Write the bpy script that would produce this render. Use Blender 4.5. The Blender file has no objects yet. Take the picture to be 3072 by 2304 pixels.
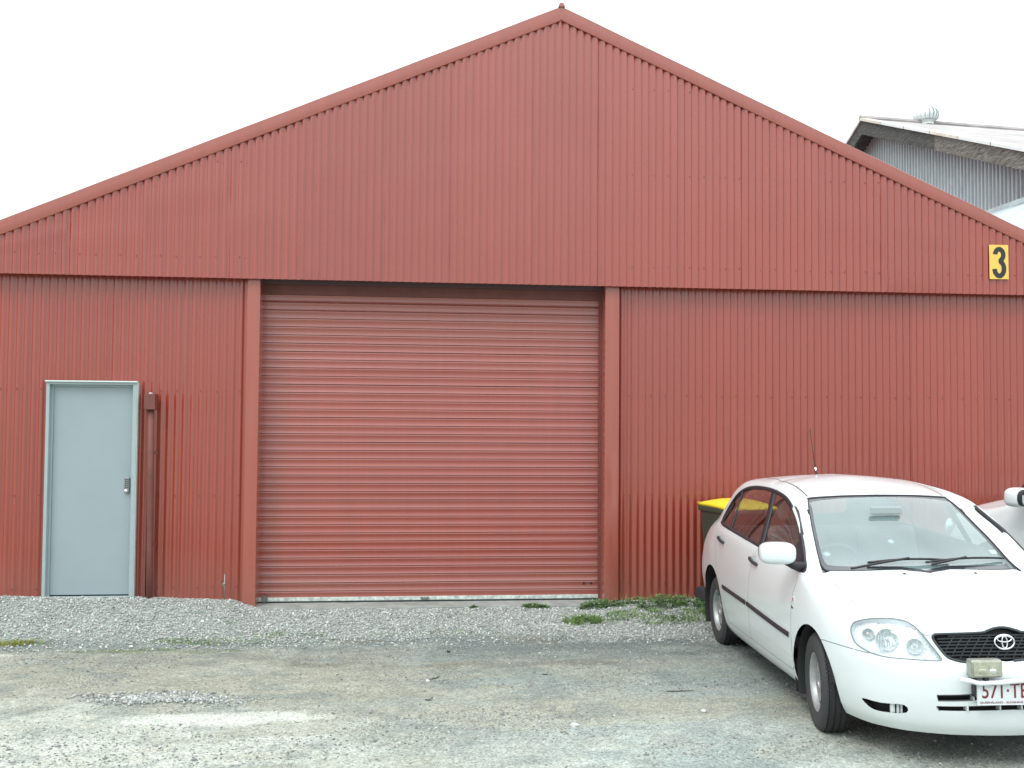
import bpy, bmesh, math, random
import numpy as np
from mathutils import Vector, Matrix
from mathutils.bvhtree import BVHTree

SC = bpy.context.scene
COL = SC.collection
RAD = math.radians
random.seed(7)
RNG = np.random.default_rng(11)

# ------------------------------------------------------------------ camera
cam_d = bpy.data.cameras.new("camera")
cam = bpy.data.objects.new("camera", cam_d)
COL.objects.link(cam)
cam_d.sensor_width = 36.0
cam_d.lens = 2917.83 / 3072 * 36.0
cam_d.clip_start = 0.1
cam_d.clip_end = 2000
_r = Vector((0.99497693, -0.09981443, 0.00761445))
_u = Vector((-0.01106475, -0.03405929, 0.99935856))
_f = Vector((0.09949106, 0.99442297, 0.03499263))
cam.matrix_world = Matrix(((_r.x, _u.x, -_f.x, 0.0), (_r.y, _u.y, -_f.y, -9.8305), (_r.z, _u.z, -_f.z, 1.83), (0, 0, 0, 1)))
SC.camera = cam

# ------------------------------------------------------------------ sky, sun, exposure
SUN_EL, SUN_AZ = 50.0, 222.0       # azimuth clockwise from +Y: light from the front left
world = bpy.data.worlds.new("World")
SC.world = world
world.use_nodes = True
nt = world.node_tree
nt.nodes.clear()
out = nt.nodes.new("ShaderNodeOutputWorld")
bg = nt.nodes.new("ShaderNodeBackground")
sky = nt.nodes.new("ShaderNodeTexSky")
sky.sky_type = 'NISHITA'
sky.sun_disc = False
sky.sun_elevation = RAD(SUN_EL)
sky.sun_rotation = RAD(SUN_AZ)
sky.air_density = 1.0
sky.dust_density = 4.0
hs = nt.nodes.new("ShaderNodeHueSaturation")
hs.inputs['Saturation'].default_value = 0.25
mx = nt.nodes.new("ShaderNodeMix")
mx.data_type = 'RGBA'
mx.inputs['Factor'].default_value = 0.88          # unbroken cloud cover over the clear-sky model
mx.inputs['B'].default_value = (29.0, 31.0, 31.8, 1)
nt.links.new(sky.outputs[0], hs.inputs['Color'])
nt.links.new(hs.outputs[0], mx.inputs['A'])
# standard overcast distribution: zenith three times as bright as the horizon
wtc = nt.nodes.new("ShaderNodeTexCoord"); wsp = nt.nodes.new("ShaderNodeSeparateXYZ"); nt.links.new(wtc.outputs['Generated'], wsp.inputs[0])
wmr = nt.nodes.new("ShaderNodeMapRange"); wmr.inputs['To Min'].default_value = 1/3; wmr.inputs['To Max'].default_value = 1.0; nt.links.new(wsp.outputs['Z'], wmr.inputs['Value'])
wvs = nt.nodes.new("ShaderNodeVectorMath"); wvs.operation = 'SCALE'; nt.links.new(mx.outputs['Result'], wvs.inputs[0]); nt.links.new(wmr.outputs[0], wvs.inputs['Scale'])
nt.links.new(wvs.outputs[0], bg.inputs['Color'])
bg.inputs['Strength'].default_value = 0.1
nt.links.new(bg.outputs[0], out.inputs['Surface'])

sun_d = bpy.data.lights.new("sun", 'SUN')
sun_d.energy = 1.3
sun_d.angle = RAD(22)
sun_d.color = (1.0, 0.97, 0.92)
sun = bpy.data.objects.new("sun", sun_d)
COL.objects.link(sun)
_sd = Vector((math.sin(RAD(SUN_AZ))*math.cos(RAD(SUN_EL)), math.cos(RAD(SUN_AZ))*math.cos(RAD(SUN_EL)), math.sin(RAD(SUN_EL))))
sun.rotation_euler = (-_sd).to_track_quat('-Z', 'Y').to_euler()
sun.location = (-6, -12, 14)

SC.view_settings.view_transform = 'Standard'
SC.view_settings.look = 'None'
SC.view_settings.exposure = 0.0
SC.view_settings.gamma = 1.0
SC.view_settings.use_curve_mapping = False

# ------------------------------------------------------------------ helpers
def mat(name, col, rough=.6, metal=0.0, spec=.5, coat=0.0, var=0.0, vscale=3.0, bump=0.0, bscale=60.0, back=None, stretch=None, emis=None):
    m = bpy.data.materials.new(name); m.use_nodes = True
    t = m.node_tree; b = t.nodes['Principled BSDF']
    b.inputs['Base Color'].default_value = (*col, 1); b.inputs['Roughness'].default_value = rough
    b.inputs['Metallic'].default_value = metal; b.inputs['Specular IOR Level'].default_value = spec
    b.inputs['Coat Weight'].default_value = coat; b.inputs['Coat Roughness'].default_value = .12
    src = None
    tc = t.nodes.new("ShaderNodeTexCoord")
    mp = t.nodes.new("ShaderNodeMapping")
    t.links.new(tc.outputs['Object'], mp.inputs['Vector'])
    if stretch: mp.inputs['Scale'].default_value = stretch
    if var:
        n = t.nodes.new("ShaderNodeTexNoise"); n.inputs['Scale'].default_value = vscale; n.inputs['Detail'].default_value = 6; n.inputs['Roughness'].default_value = .62
        t.links.new(mp.outputs[0], n.inputs['Vector'])
        r = t.nodes.new("ShaderNodeMapRange"); r.inputs['From Min'].default_value = .3; r.inputs['From Max'].default_value = .7
        r.inputs['To Min'].default_value = 1-var; r.inputs['To Max'].default_value = 1+var
        t.links.new(n.outputs['Fac'], r.inputs['Value'])
        v = t.nodes.new("ShaderNodeVectorMath"); v.operation = 'SCALE'; v.inputs[0].default_value = col
        t.links.new(r.outputs[0], v.inputs['Scale']); t.links.new(v.outputs[0], b.inputs['Base Color']); src = v.outputs[0]
    if bump:
        n = t.nodes.new("ShaderNodeTexNoise"); n.inputs['Scale'].default_value = bscale; n.inputs['Detail'].default_value = 4
        t.links.new(mp.outputs[0], n.inputs['Vector'])
        bp = t.nodes.new("ShaderNodeBump"); bp.inputs['Strength'].default_value = bump; bp.inputs['Distance'].default_value = .01
        t.links.new(n.outputs['Fac'], bp.inputs['Height']); t.links.new(bp.outputs[0], b.inputs['Normal'])
    if back is not None:                                    # inner face of a sheet: unpainted or trimmed
        g = t.nodes.new("ShaderNodeNewGeometry"); d = t.nodes.new("ShaderNodeBsdfDiffuse"); d.inputs['Color'].default_value = (*back, 1)
        x = t.nodes.new("ShaderNodeMixShader"); t.links.new(g.outputs['Backfacing'], x.inputs['Fac'])
        t.links.new(b.outputs[0], x.inputs[1]); t.links.new(d.outputs[0], x.inputs[2]); t.links.new(x.outputs[0], t.nodes['Material Output'].inputs['Surface'])
    return m

def glass_mat(name, tint=(.82, .88, .86), boost=1.9, ior=1.5, film=0.0):
    m = bpy.data.materials.new(name); m.use_nodes = True; t = m.node_tree; t.nodes.clear()
    o = t.nodes.new("ShaderNodeOutputMaterial"); x = t.nodes.new("ShaderNodeMixShader")
    tr = t.nodes.new("ShaderNodeBsdfTransparent"); tr.inputs['Color'].default_value = (*tint, 1)
    gl = t.nodes.new("ShaderNodeBsdfGlossy"); gl.inputs['Roughness'].default_value = .02; gl.inputs['Color'].default_value = (1, 1, 1, 1)
    fr = t.nodes.new("ShaderNodeFresnel"); ge = t.nodes.new("ShaderNodeNewGeometry"); ri = t.nodes.new("ShaderNodeMapRange"); ri.inputs['To Min'].default_value = ior; ri.inputs['To Max'].default_value = 1/ior
    t.links.new(ge.outputs['Backfacing'], ri.inputs['Value']); t.links.new(ri.outputs[0], fr.inputs['IOR'])   # thin pane: same reflectance from both sides
    mu = t.nodes.new("ShaderNodeMath"); mu.operation = 'MULTIPLY'; mu.inputs[1].default_value = boost; mu.use_clamp = True   # two faces of the pane
    t.links.new(fr.outputs[0], mu.inputs[0]); t.links.new(mu.outputs[0], x.inputs['Fac'])
    src = tr.outputs[0]
    if film:                                                # pale diffuse colour painted in for sky reflected on the pane
        df = t.nodes.new("ShaderNodeBsdfDiffuse"); df.inputs['Color'].default_value = (.35, .48, .485, 1); dm = t.nodes.new("ShaderNodeMixShader")
        nz = t.nodes.new("ShaderNodeTexNoise"); nz.inputs['Scale'].default_value = 2.2; nz.inputs['Detail'].default_value = 5; tc = t.nodes.new("ShaderNodeTexCoord"); t.links.new(tc.outputs['Object'], nz.inputs['Vector'])
        mr = t.nodes.new("ShaderNodeMapRange"); mr.inputs['From Min'].default_value = .3; mr.inputs['From Max'].default_value = .7; mr.inputs['To Min'].default_value = film*.75; mr.inputs['To Max'].default_value = film*1.25
        t.links.new(nz.outputs['Fac'], mr.inputs['Value']); t.links.new(mr.outputs[0], dm.inputs['Fac']); t.links.new(src, dm.inputs[1]); t.links.new(df.outputs[0], dm.inputs[2]); src = dm.outputs[0]
    t.links.new(src, x.inputs[1]); t.links.new(gl.outputs[0], x.inputs[2]); t.links.new(x.outputs[0], o.inputs['Surface'])
    return m

def tag(o, label=None, cat=None, group=None, kind=None):
    if label: o["label"] = label
    if cat: o["category"] = cat
    if group: o["group"] = group
    if kind: o["kind"] = kind
    return o

def thing(name, loc=(0, 0, 0), rz=0.0, label=None, cat=None, group=None):
    o = bpy.data.objects.new(name, None); COL.objects.link(o); o.location = loc; o.rotation_euler = (0, 0, rz); o.empty_display_size = .2
    return tag(o, label, cat, group)

def link(name, me, m=None, parent=None, smooth=False):
    if m is not None and not me.materials: me.materials.append(m)
    if smooth:
        me.polygons.foreach_set('use_smooth', [True]*len(me.polygons))
    o = bpy.data.objects.new(name, me); COL.objects.link(o)
    if parent is not None: o.parent = parent
    return o

def mesh(name, V, F):
    me = bpy.data.meshes.new(name); me.from_pydata([tuple(v) for v in V], [], [tuple(f) for f in F]); me.update(); return me

def np_mesh(name, V, F):
    """V (n,3), F (m,k) arrays, fast"""
    V = np.asarray(V, np.float32); F = np.asarray(F, np.int32); k = F.shape[1]
    me = bpy.data.meshes.new(name); me.vertices.add(len(V)); me.vertices.foreach_set('co', V.ravel())
    me.loops.add(F.size); me.loops.foreach_set('vertex_index', F.ravel())
    me.polygons.add(len(F)); me.polygons.foreach_set('loop_start', np.arange(0, F.size, k, dtype=np.int32))
    me.update(calc_edges=True); me.validate(); return me

class B:
    """collects shapes into one mesh"""
    def __init__(s): s.V = []; s.F = []
    def add(s, V, F):
        n = len(s.V); s.V += [tuple(v) for v in V]; s.F += [tuple(n+i for i in f) for f in F]; return s
    def box(s, x0, x1, y0, y1, z0, z1, M=None):
        V = [(x0, y0, z0), (x1, y0, z0), (x1, y1, z0), (x0, y1, z0), (x0, y0, z1), (x1, y0, z1), (x1, y1, z1), (x0, y1, z1)]
        if M is not None: V = [tuple(M @ Vector(v)) for v in V]
        return s.add(V, [(0, 3, 2, 1), (4, 5, 6, 7), (0, 1, 5, 4), (1, 2, 6, 5), (2, 3, 7, 6), (3, 0, 4, 7)])
    def tube(s, pts, r, n=10, closed=False, cap=True):
        pts = [Vector(p) for p in pts]; m = len(pts); rs = r if isinstance(r, (list, tuple)) else [r]*m
        V = []; up = None
        for i, p in enumerate(pts):
            if closed: d = pts[(i+1) % m]-pts[i-1]
            else: d = pts[min(i+1, m-1)]-pts[max(i-1, 0)]
            d.normalize()
            if up is None: up = Vector((0, 0, 1)) if abs(d.z) < .9 else Vector((1, 0, 0))
            a = d.cross(up).normalized(); up = a.cross(d).normalized()
            for k in range(n):
                t = 2*math.pi*k/n; V.append(p+(a*math.cos(t)+up*math.sin(t))*rs[i])
        F = []
        for i in range(m if closed else m-1):
            j = (i+1) % m
            for k in range(n):
                l = (k+1) % n; F.append((i*n+k, i*n+l, j*n+l, j*n+k))
        if not closed and cap: F += [tuple(range(n))[::-1], tuple((m-1)*n+k for k in range(n))]
        return s.add(V, F)
    def lathe(s, prof, n=48, M=None, close=False):
        """prof (r, h) about the Y axis"""
        V = []; F = []; m = len(prof)
        for k in range(n):
            t = 2*math.pi*k/n
            for r, h in prof: V.append((r*math.cos(t), h, r*math.sin(t)))
        for k in range(n):
            l = (k+1) % n
            for i in range(m-1 if not close else m):
                j = (i+1) % m; F.append((k*m+i, k*m+j, l*m+j, l*m+i))
        if M is not None: V = [tuple(M @ Vector(v)) for v in V]
        return s.add(V, F)
    def prism(s, poly, a0, a1, axis='y'):
        """poly in the two other axes (x,z for y; y,z for x; x,y for z)"""
        n = len(poly)
        def P(p, a): return (p[0], a, p[1]) if axis == 'y' else ((a, p[0], p[1]) if axis == 'x' else (p[0], p[1], a))
        V = [P(p, a0) for p in poly]+[P(p, a1) for p in poly]
        return s.add(V, [tuple(range(n))[::-1], tuple(n+i for i in range(n))]+[(i, (i+1) % n, n+(i+1) % n, n+i) for i in range(n)])
    def obj(s, name, m=None, parent=None, smooth=False, bevel=0, seg=2, auto=None):
        me = mesh(name, s.V, s.F)
        bm = bmesh.new(); bm.from_mesh(me); bmesh.ops.recalc_face_normals(bm, faces=bm.faces); bm.to_mesh(me); bm.free()
        o = link(name, me, m, parent, smooth)
        if bevel:
            md = o.modifiers.new("bevel", 'BEVEL'); md.width = bevel; md.segments = seg; md.limit_method = 'ANGLE'; md.angle_limit = RAD(40)
        if smooth and auto is not None:
            me.set_sharp_from_angle(angle=RAD(auto))
        return o

def copy_tree(o, parent=None):
    c = o.copy(); COL.objects.link(c); c.parent = parent
    for ch in list(o.children): copy_tree(ch, c)
    return c

def vnoise(x, y, seed=0):
    """value noise, numpy"""
    xi = np.floor(x).astype(np.int64); yi = np.floor(y).astype(np.int64); fx = x-xi; fy = y-yi
    fx = fx*fx*(3-2*fx); fy = fy*fy*(3-2*fy)
    def h(a, b):
        n = (a*374761393+b*668265263+seed*1442695041) & 0xffffffff; n = ((n ^ (n >> 13))*1274126177) & 0xffffffff
        return ((n ^ (n >> 16)) & 0xffff)/65535.0
    return (h(xi, yi)*(1-fx)+h(xi+1, yi)*fx)*(1-fy)+(h(xi, yi+1)*(1-fx)+h(xi+1, yi+1)*fx)*fy
def fbm(x, y, o=4, seed=0, g=.5):
    s = 0; a = 1; t = 0
    for i in range(o): s = s+a*vnoise(x*2**i, y*2**i, seed+i*17); t += a; a *= g
    return s/t
def sstep(a, b, x):
    t = np.clip((x-a)/(b-a), 0, 1); return t*t*(3-2*t)

def text_obj(name, s, size, m, parent, M, extrude=.001, align='CENTER', sx=1.0, bold=0.0):
    cu = bpy.data.curves.new("t", 'FONT'); cu.body = s; cu.size = size; cu.extrude = extrude; cu.align_x = align; cu.align_y = 'CENTER'; cu.offset = bold; cu.resolution_u = 4
    ob = bpy.data.objects.new("t", cu); COL.objects.link(ob)
    dg = bpy.context.evaluated_depsgraph_get(); me = bpy.data.meshes.new_from_object(ob.evaluated_get(dg)); me.name = name
    bpy.data.objects.remove(ob); bpy.data.curves.remove(cu)
    me.transform(M @ Matrix.Diagonal((sx, 1, 1, 1))); me.materials.clear()
    return link(name, me, m, parent)

# ------------------------------------------------------------------ materials
def red_paint(name, col, rough=.32, dirt=0.0):
    """factory-painted steel: faint run marks down the sheet, dust near the foot"""
    m = bpy.data.materials.new(name); m.use_nodes = True; t = m.node_tree; b = t.nodes['Principled BSDF']
    b.inputs['Roughness'].default_value = rough; b.inputs['Specular IOR Level'].default_value = .5; b.inputs['IOR'].default_value = 1.70; b.inputs['Coat Weight'].default_value = .8; b.inputs['Coat Roughness'].default_value = .13
    tc = t.nodes.new("ShaderNodeNewGeometry"); mp = t.nodes.new("ShaderNodeMapping"); mp.inputs['Scale'].default_value = (9, 9, .35)
    t.links.new(tc.outputs['Position'], mp.inputs['Vector'])
    n = t.nodes.new("ShaderNodeTexNoise"); n.inputs['Scale'].default_value = 2.0; n.inputs['Detail'].default_value = 5; t.links.new(mp.outputs[0], n.inputs['Vector'])
    n2 = t.nodes.new("ShaderNodeTexNoise"); n2.inputs['Scale'].default_value = .9; n2.inputs['Detail'].default_value = 3; t.links.new(tc.outputs['Position'], n2.inputs['Vector'])
    r = t.nodes.new("ShaderNodeMapRange"); r.inputs['From Min'].default_value = .3; r.inputs['From Max'].default_value = .7; r.inputs['To Min'].default_value = .94; r.inputs['To Max'].default_value = 1.06
    t.links.new(n.outputs['Fac'], r.inputs['Value'])
    oi = t.nodes.new("ShaderNodeObjectInfo"); om = t.nodes.new("ShaderNodeMapRange"); om.inputs['To Min'].default_value = .96; om.inputs['To Max'].default_value = 1.05; t.links.new(oi.outputs['Random'], om.inputs['Value'])   # sheet-to-sheet fading
    r_ = r; r = t.nodes.new("ShaderNodeMath"); r.operation = 'MULTIPLY'; t.links.new(r_.outputs[0], r.inputs[0]); t.links.new(om.outputs[0], r.inputs[1])
    v = t.nodes.new("ShaderNodeVectorMath"); v.operation = 'SCALE'; v.inputs[0].default_value = col; t.links.new(r.outputs[0], v.inputs['Scale'])
    # chalky dust splashed up from the gravel: lies on the lowest few decimetres
    sp = t.nodes.new("ShaderNodeSeparateXYZ"); t.links.new(tc.outputs['Position'], sp.inputs[0])
    ad = t.nodes.new("ShaderNodeMath"); ad.operation = 'MULTIPLY_ADD'; ad.inputs[1].default_value = -.5; t.links.new(n2.outputs['Fac'], ad.inputs[0]); t.links.new(sp.outputs['Z'], ad.inputs[2])
    d = t.nodes.new("ShaderNodeMapRange"); d.inputs['From Min'].default_value = -.25; d.inputs['From Max'].default_value = .22; d.inputs['To Min'].default_value = .20; d.inputs['To Max'].default_value = dirt; t.links.new(ad.outputs[0], d.inputs['Value'])
    mx = t.nodes.new("ShaderNodeMix"); mx.data_type = 'RGBA'; mx.inputs['B'].default_value = (.27, .235, .20, 1)
    t.links.new(d.outputs[0], mx.inputs['Factor']); t.links.new(v.outputs[0], mx.inputs['A']); t.links.new(mx.outputs['Result'], b.inputs['Base Color'])
    bn = t.nodes.new("ShaderNodeBump"); bn.inputs['Strength'].default_value = .12; bn.inputs['Distance'].default_value = .02
    n3 = t.nodes.new("ShaderNodeTexNoise"); n3.inputs['Scale'].default_value = 1.6; n3.inputs['Detail'].default_value = 2; t.links.new(tc.outputs['Position'], n3.inputs['Vector'])
    t.links.new(n3.outputs['Fac'], bn.inputs['Height']); t.links.new(bn.outputs[0], b.inputs['Normal'])
    return m
RED = (.285, .037, .018)
M_red = red_paint("red_sheet_paint", RED)
M_red2 = red_paint("red_flashing_paint", (.305, .058, .033), .34)
M_slat = red_paint("red_shutter_paint", (.280, .036, .018), .36, .05)
M_pipe = mat("brown_red_paint", (.16, .050, .040), .65, var=.15, vscale=9)
M_dark = mat("dark_void", (.02, .018, .02), .9)
M_steel = mat("galvanised_dull", (.28, .29, .29), .45, .8, var=.15, vscale=20)
M_black = mat("black_plastic", (.018, .018, .02), .45)
M_rubber = mat("tyre_rubber", (.032, .033, .035), .75, bump=.25, bscale=180)
M_conc = mat("concrete", (.27, .28, .265), .9, var=.25, vscale=6, bump=.3, bscale=70)
M_door = mat("grey_blue_door_paint", (.29, .352, .375), .42, var=.035, vscale=2.5)
M_frame = mat("grey_blue_frame_paint", (.33, .405, .415), .42, var=.05, vscale=5)
M_white = mat("white_edge_paint", (.62, .72, .70), .4)

# ------------------------------------------------------------------ ground
def ground_z(x, y):
    x = np.asarray(x, float); y = np.asarray(y, float)
    lot = np.where(y > -4, -.16+.024*np.clip(-1.35-y, 0, 3), -.096)-.0*x
    lot = lot+.016*(fbm(x*.8+3, y*.8, 3, 5)-.5)*2+.008*(fbm(x*5, y*5, 3, 9)-.5)
    foot = np.interp(x, [-7, -4, -2.72, -2.2, -1.75, -1.5, 1.8, 2.15, 2.8, 12], [.07, .065, .045, .028, .005, -.075, -.085, -.045, -.04, -.05])
    foot = foot+.018*(fbm(x*3.1, y*3, 3, 2)-.5)
    w = np.interp(x, [-7, -2, -1, 1.2, 2.5, 12], [.80, .80, .70, .55, .65, .65])
    t = sstep(-w-.25, -.05, y+.10*(fbm(x*1.3, 0*y, 2, 4)-.5))
    z = lot*(1-t)+foot*t
    return np.where(y > .06, np.minimum(z, foot), z)

def blob(x, y, cx, cy, rx, ry, seed, amp=.62, f=3.6):
    d = np.sqrt(((x-cx)/rx)**2+((y-cy)/ry)**2)+amp*(fbm(x*f, y*f*1.6, 4, seed)-.5)*2
    return 1-sstep(.72, 1.15, d)

xs = np.concatenate([-4.7-np.geomspace(.05, 295, 34)[::-1], np.arange(-4.7, 6.9, .034), 6.9+np.geomspace(.05, 293, 34)])
ys = np.concatenate([-5.0-np.geomspace(.05, 295, 36)[::-1], np.arange(-5.0, .16, .030), .16+np.geomspace(.1, 300, 26)])
GX, GY = np.meshgrid(xs, ys, indexing='ij')
GZ = ground_z(GX, GY)
band = sstep(-1.05, -.62, GY+.22*(fbm(GX*1.1, GY*.2, 3, 31)-.5)*2-.05*np.sin(GX*1.3))*(GY < .3)    # loose gravel along the wall
band = np.maximum(band, blob(GX, GY, 2.1, -.75, 1.3, .45, 77)*.6)
n1 = fbm(GX*1.6, GY*2.6, 5, 41); n2 = fbm(GX*.7, GY*1.5, 4, 43); n3 = fbm(GX*4.5, GY*7, 4, 47); n4 = fbm(GX*14, GY*18, 3, 49)
c_fine = np.array([.245, .270, .262]); c_tan = np.array([.318, .306, .258]); c_brown = np.array([.195, .172, .135]); c_pale = np.array([.50, .50, .455]); c_grav = np.array([.37, .38, .36]); c_dark = np.array([.145, .165, .165]); c_moss = np.array([.13, .165, .075]); c_blue = np.array([.335, .352, .342])
def mixc(C, c, w): return C*(1-w[..., None])+c*w[..., None]
C = np.broadcast_to(c_fine, GX.shape+(3,)).copy()
C = mixc(C, c_blue, sstep(-2.4, -3.4, GY)*.5*sstep(-2.2, .6, GX+.5*(n2-.5)))
C = mixc(C, c_tan, sstep(.50, .62, n2)*.55*sstep(-.9, -1.6, GY))
C = mixc(C, c_tan*1.06, sstep(.9, -1.2, GX+1.6*(n2-.5))*sstep(-1.2, -1.7, GY)*.75)
C = mixc(C, c_tan, np.maximum(blob(GX, GY, -2.9, -1.9, 1.6, .65, 51), blob(GX, GY, -.6, -2.15, 1.7, .30, 52)*.8))
C = mixc(C, c_tan, np.maximum(blob(GX, GY, 1.2, -3.4, 1.6, .35, 53)*.75, blob(GX, GY, -1.0, -2.75, 1.6, .28, 54)*.8))
C = mixc(C, c_dark, blob(GX, GY, 2.0, -1.35, 1.6, .45, 55)*.75)
C = mixc(C, c_dark, blob(GX, GY, .6, -1.35, 2.2, .6, 56, .9)*.36)
C = mixc(C, c_dark, blob(GX, GY, -2.2, -1.0, 1.9, .24, 63, .9)*.34)
for cx, cy, rx, ry, sd in [(-.55, -1.02, .22, .10, 57), (.98, -1.02, .22, .09, 58), (-.35, -1.62, .35, .10, 59), (-.75, -1.85, .5, .10, 64), (.55, -1.98, .55, .11, 65), (1.35, -2.0, .4, .08, 66), (-.2, -1.42, .25, .07, 67), (1.2, -1.2, .2, .06, 70)]:
    C = mixc(C, c_brown, blob(GX, GY, cx, cy, rx, ry, sd)*.55)
C_pp = blob(GX, GY, -1.22, -3.36, .66, .16, 60, .28, 2.4)
C = mixc(C, c_pale, blob(GX, GY, -4.0, -1.38, .85, .10, 61, .2)*.95)
C = mixc(C, c_pale*np.array([.92, .95, .98]), sstep(.47, .62, n1)*sstep(-3.3, -4.1, GY)*.45)
C = mixc(C, c_pale*.9, blob(GX, GY, -3.0, -3.8, 2.2, .9, 62)*.75)
C = mixc(C, c_brown*1.3, sstep(.56, .70, n3)*.25*sstep(-.9, -1.5, GY))
n5 = fbm(GX*3.1, GY*4.6, 5, 91)
C = mixc(C, c_dark*1.25, sstep(.54, .66, n5)*.45*sstep(-.9, -1.3, GY))
C = mixc(C, c_pale*.85, sstep(.56, .68, fbm(GX*2.3+5, GY*3.9, 5, 92))*.28)
C = mixc(C, c_pale*1.06, C_pp*.95)
C = mixc(C, c_grav, band)
moss = np.maximum.reduce([blob(GX, GY, -1.75, -.98, .50, .10, 71, .8, 5), blob(GX, GY, -1.15, -.80, .35, .10, 72, .8, 5), blob(GX, GY, -2.35, -1.28, .45, .07, 73, .8, 5), blob(GX, GY, -3.35, -1.0, .26, .05, 74, .6, 5), blob(GX, GY, .25, -.78, .5, .05, 75, .8, 5), blob(GX, GY, 2.0, -.42, .55, .16, 76, .6, 5), blob(GX, GY, -1.7, -1.35, .5, .09, 78, .9, 5)])
C = mixc(C, c_moss, moss*.62*sstep(.35, .6, n4))
C = C*(1.0+.08*sstep(-2.6, -4.0, GY))[..., None]*np.array([.97, 1.03, 1.0])*(1+.34*(n4-.5)[..., None]+.30*(n3-.5)[..., None])
nx, ny = GX.shape
idx = np.arange(nx*ny).reshape(nx, ny)
Fq = np.stack([idx[:-1, :-1], idx[1:, :-1], idx[1:, 1:], idx[:-1, 1:]], -1).reshape(-1, 4)
gme = np_mesh("ground", np.stack([GX, GY, GZ], -1).reshape(-1, 3), Fq)
ca = gme.color_attributes.new("soil", 'FLOAT_COLOR', 'POINT')
ca.data.foreach_set('color', np.concatenate([C.reshape(-1, 3), np.ones((nx*ny, 1))], 1).astype(np.float32).ravel())
mg = bpy.data.materials.new("gravel_lot"); mg.use_nodes = True; t = mg.node_tree; b = t.nodes['Principled BSDF']
b.inputs['Roughness'].default_value = .92; b.inputs['Specular IOR Level'].default_value = .25
at = t.nodes.new("ShaderNodeAttribute"); at.attribute_name = "soil"
gp = t.nodes.new("ShaderNodeNewGeometry")
v1 = t.nodes.new("ShaderNodeTexVoronoi"); v1.inputs['Scale'].default_value = 95; t.links.new(gp.outputs['Position'], v1.inputs['Vector'])
v2 = t.nodes.new("ShaderNodeTexVoronoi"); v2.inputs['Scale'].default_value = 210; t.links.new(gp.outputs['Position'], v2.inputs['Vector'])
nn = t.nodes.new("ShaderNodeTexNoise"); nn.inputs['Scale'].default_value = 28; nn.inputs['Detail'].default_value = 9; nn.inputs['Roughness'].default_value = .7; t.links.new(gp.outputs['Position'], nn.inputs['Vector'])
sr = t.nodes.new("ShaderNodeSeparateColor"); t.links.new(v1.outputs['Color'], sr.inputs[0])
r1 = t.nodes.new("ShaderNodeMapRange"); r1.inputs['To Min'].default_value = .70; r1.inputs['To Max'].default_value = 1.34; t.links.new(sr.outputs[0], r1.inputs['Value'])
r2 = t.nodes.new("ShaderNodeMapRange"); r2.inputs['From Min'].default_value = .25; r2.inputs['From Max'].default_value = .75; r2.inputs['To Min'].default_value = .74; r2.inputs['To Max'].default_value = 1.27; t.links.new(nn.outputs['Fac'], r2.inputs['Value'])
mu = t.nodes.new("ShaderNodeMath"); mu.operation = 'MULTIPLY'; t.links.new(r1.outputs[0], mu.inputs[0]); t.links.new(r2.outputs[0], mu.inputs[1])
vs = t.nodes.new("ShaderNodeVectorMath"); vs.operation = 'SCALE'; t.links.new(at.outputs['Color'], vs.inputs[0]); t.links.new(mu.outputs[0], vs.inputs['Scale']); t.links.new(vs.outputs[0], b.inputs['Base Color'])
ad = t.nodes.new("ShaderNodeMath"); ad.operation = 'ADD'; t.links.new(v1.outputs['Distance'], ad.inputs[0]); t.links.new(v2.outputs['Distance'], ad.inputs[1])
ad2 = t.nodes.new("ShaderNodeMath"); ad2.operation = 'SUBTRACT'; t.links.new(nn.outputs['Fac'], ad2.inputs[0]); t.links.new(ad.outputs[0], ad2.inputs[1])
bu = t.nodes.new("ShaderNodeBump"); bu.inputs['Strength'].default_value = .55; bu.inputs['Distance'].default_value = .012; t.links.new(ad2.outputs[0], bu.inputs['Height']); t.links.new(bu.outputs[0], b.inputs['Normal'])
tag(link("ground", gme, mg, smooth=True), kind="structure")

# ---- loose stones (nobody could count them)
def stones(name, P, R, shade, tint):
    """P (n,3), R (n,) radius; irregular eight-sided chips"""
    n = len(P)
    base = np.array([(1, 0, 0), (-1, 0, 0), (0, 1, 0), (0, -1, 0), (0, 0, 1), (0, 0, -1)], float)
    F0 = np.array([(0, 2, 4), (2, 1, 4), (1, 3, 4), (3, 0, 4), (2, 0, 5), (1, 2, 5), (3, 1, 5), (0, 3, 5)])
    V = np.repeat(base[None], n, 0)*(1+RNG.uniform(-.3, .3, (n, 6, 1)))+RNG.uniform(-.28, .28, (n, 6, 3))
    V *= (R[:, None]*RNG.uniform(.7, 1.25, (n, 3)))[:, None, :]*np.array([1, 1, .72])
    a = RNG.uniform(0, 2*np.pi, n); ca_, sa_ = np.cos(a), np.sin(a)
    tl = RNG.uniform(-.5, .5, n); ct, st = np.cos(tl), np.sin(tl)
    y = V[..., 1]*ct[:, None]-V[..., 2]*st[:, None]; z = V[..., 1]*st[:, None]+V[..., 2]*ct[:, None]; x = V[..., 0]
    V = np.stack([x*ca_[:, None]-y*sa_[:, None], x*sa_[:, None]+y*ca_[:, None], z], -1)+P[:, None, :]
    Fa = (F0[None]+6*np.arange(n)[:, None, None]).reshape(-1, 3)
    me = np_mesh(name, V.reshape(-1, 3), Fa)
    c = np.repeat(np.concatenate([tint*shade[:, None], np.ones((n, 1))], 1), 6, 0)
    me.color_attributes.new("stone", 'FLOAT_COLOR', 'POINT').data.foreach_set('color', c.astype(np.float32).ravel())
    return me
ms = bpy.data.materials.new("stone_chips"); ms.use_nodes = True; t = ms.node_tree; b = t.nodes['Principled BSDF']; b.inputs['Roughness'].default_value = .85
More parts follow.
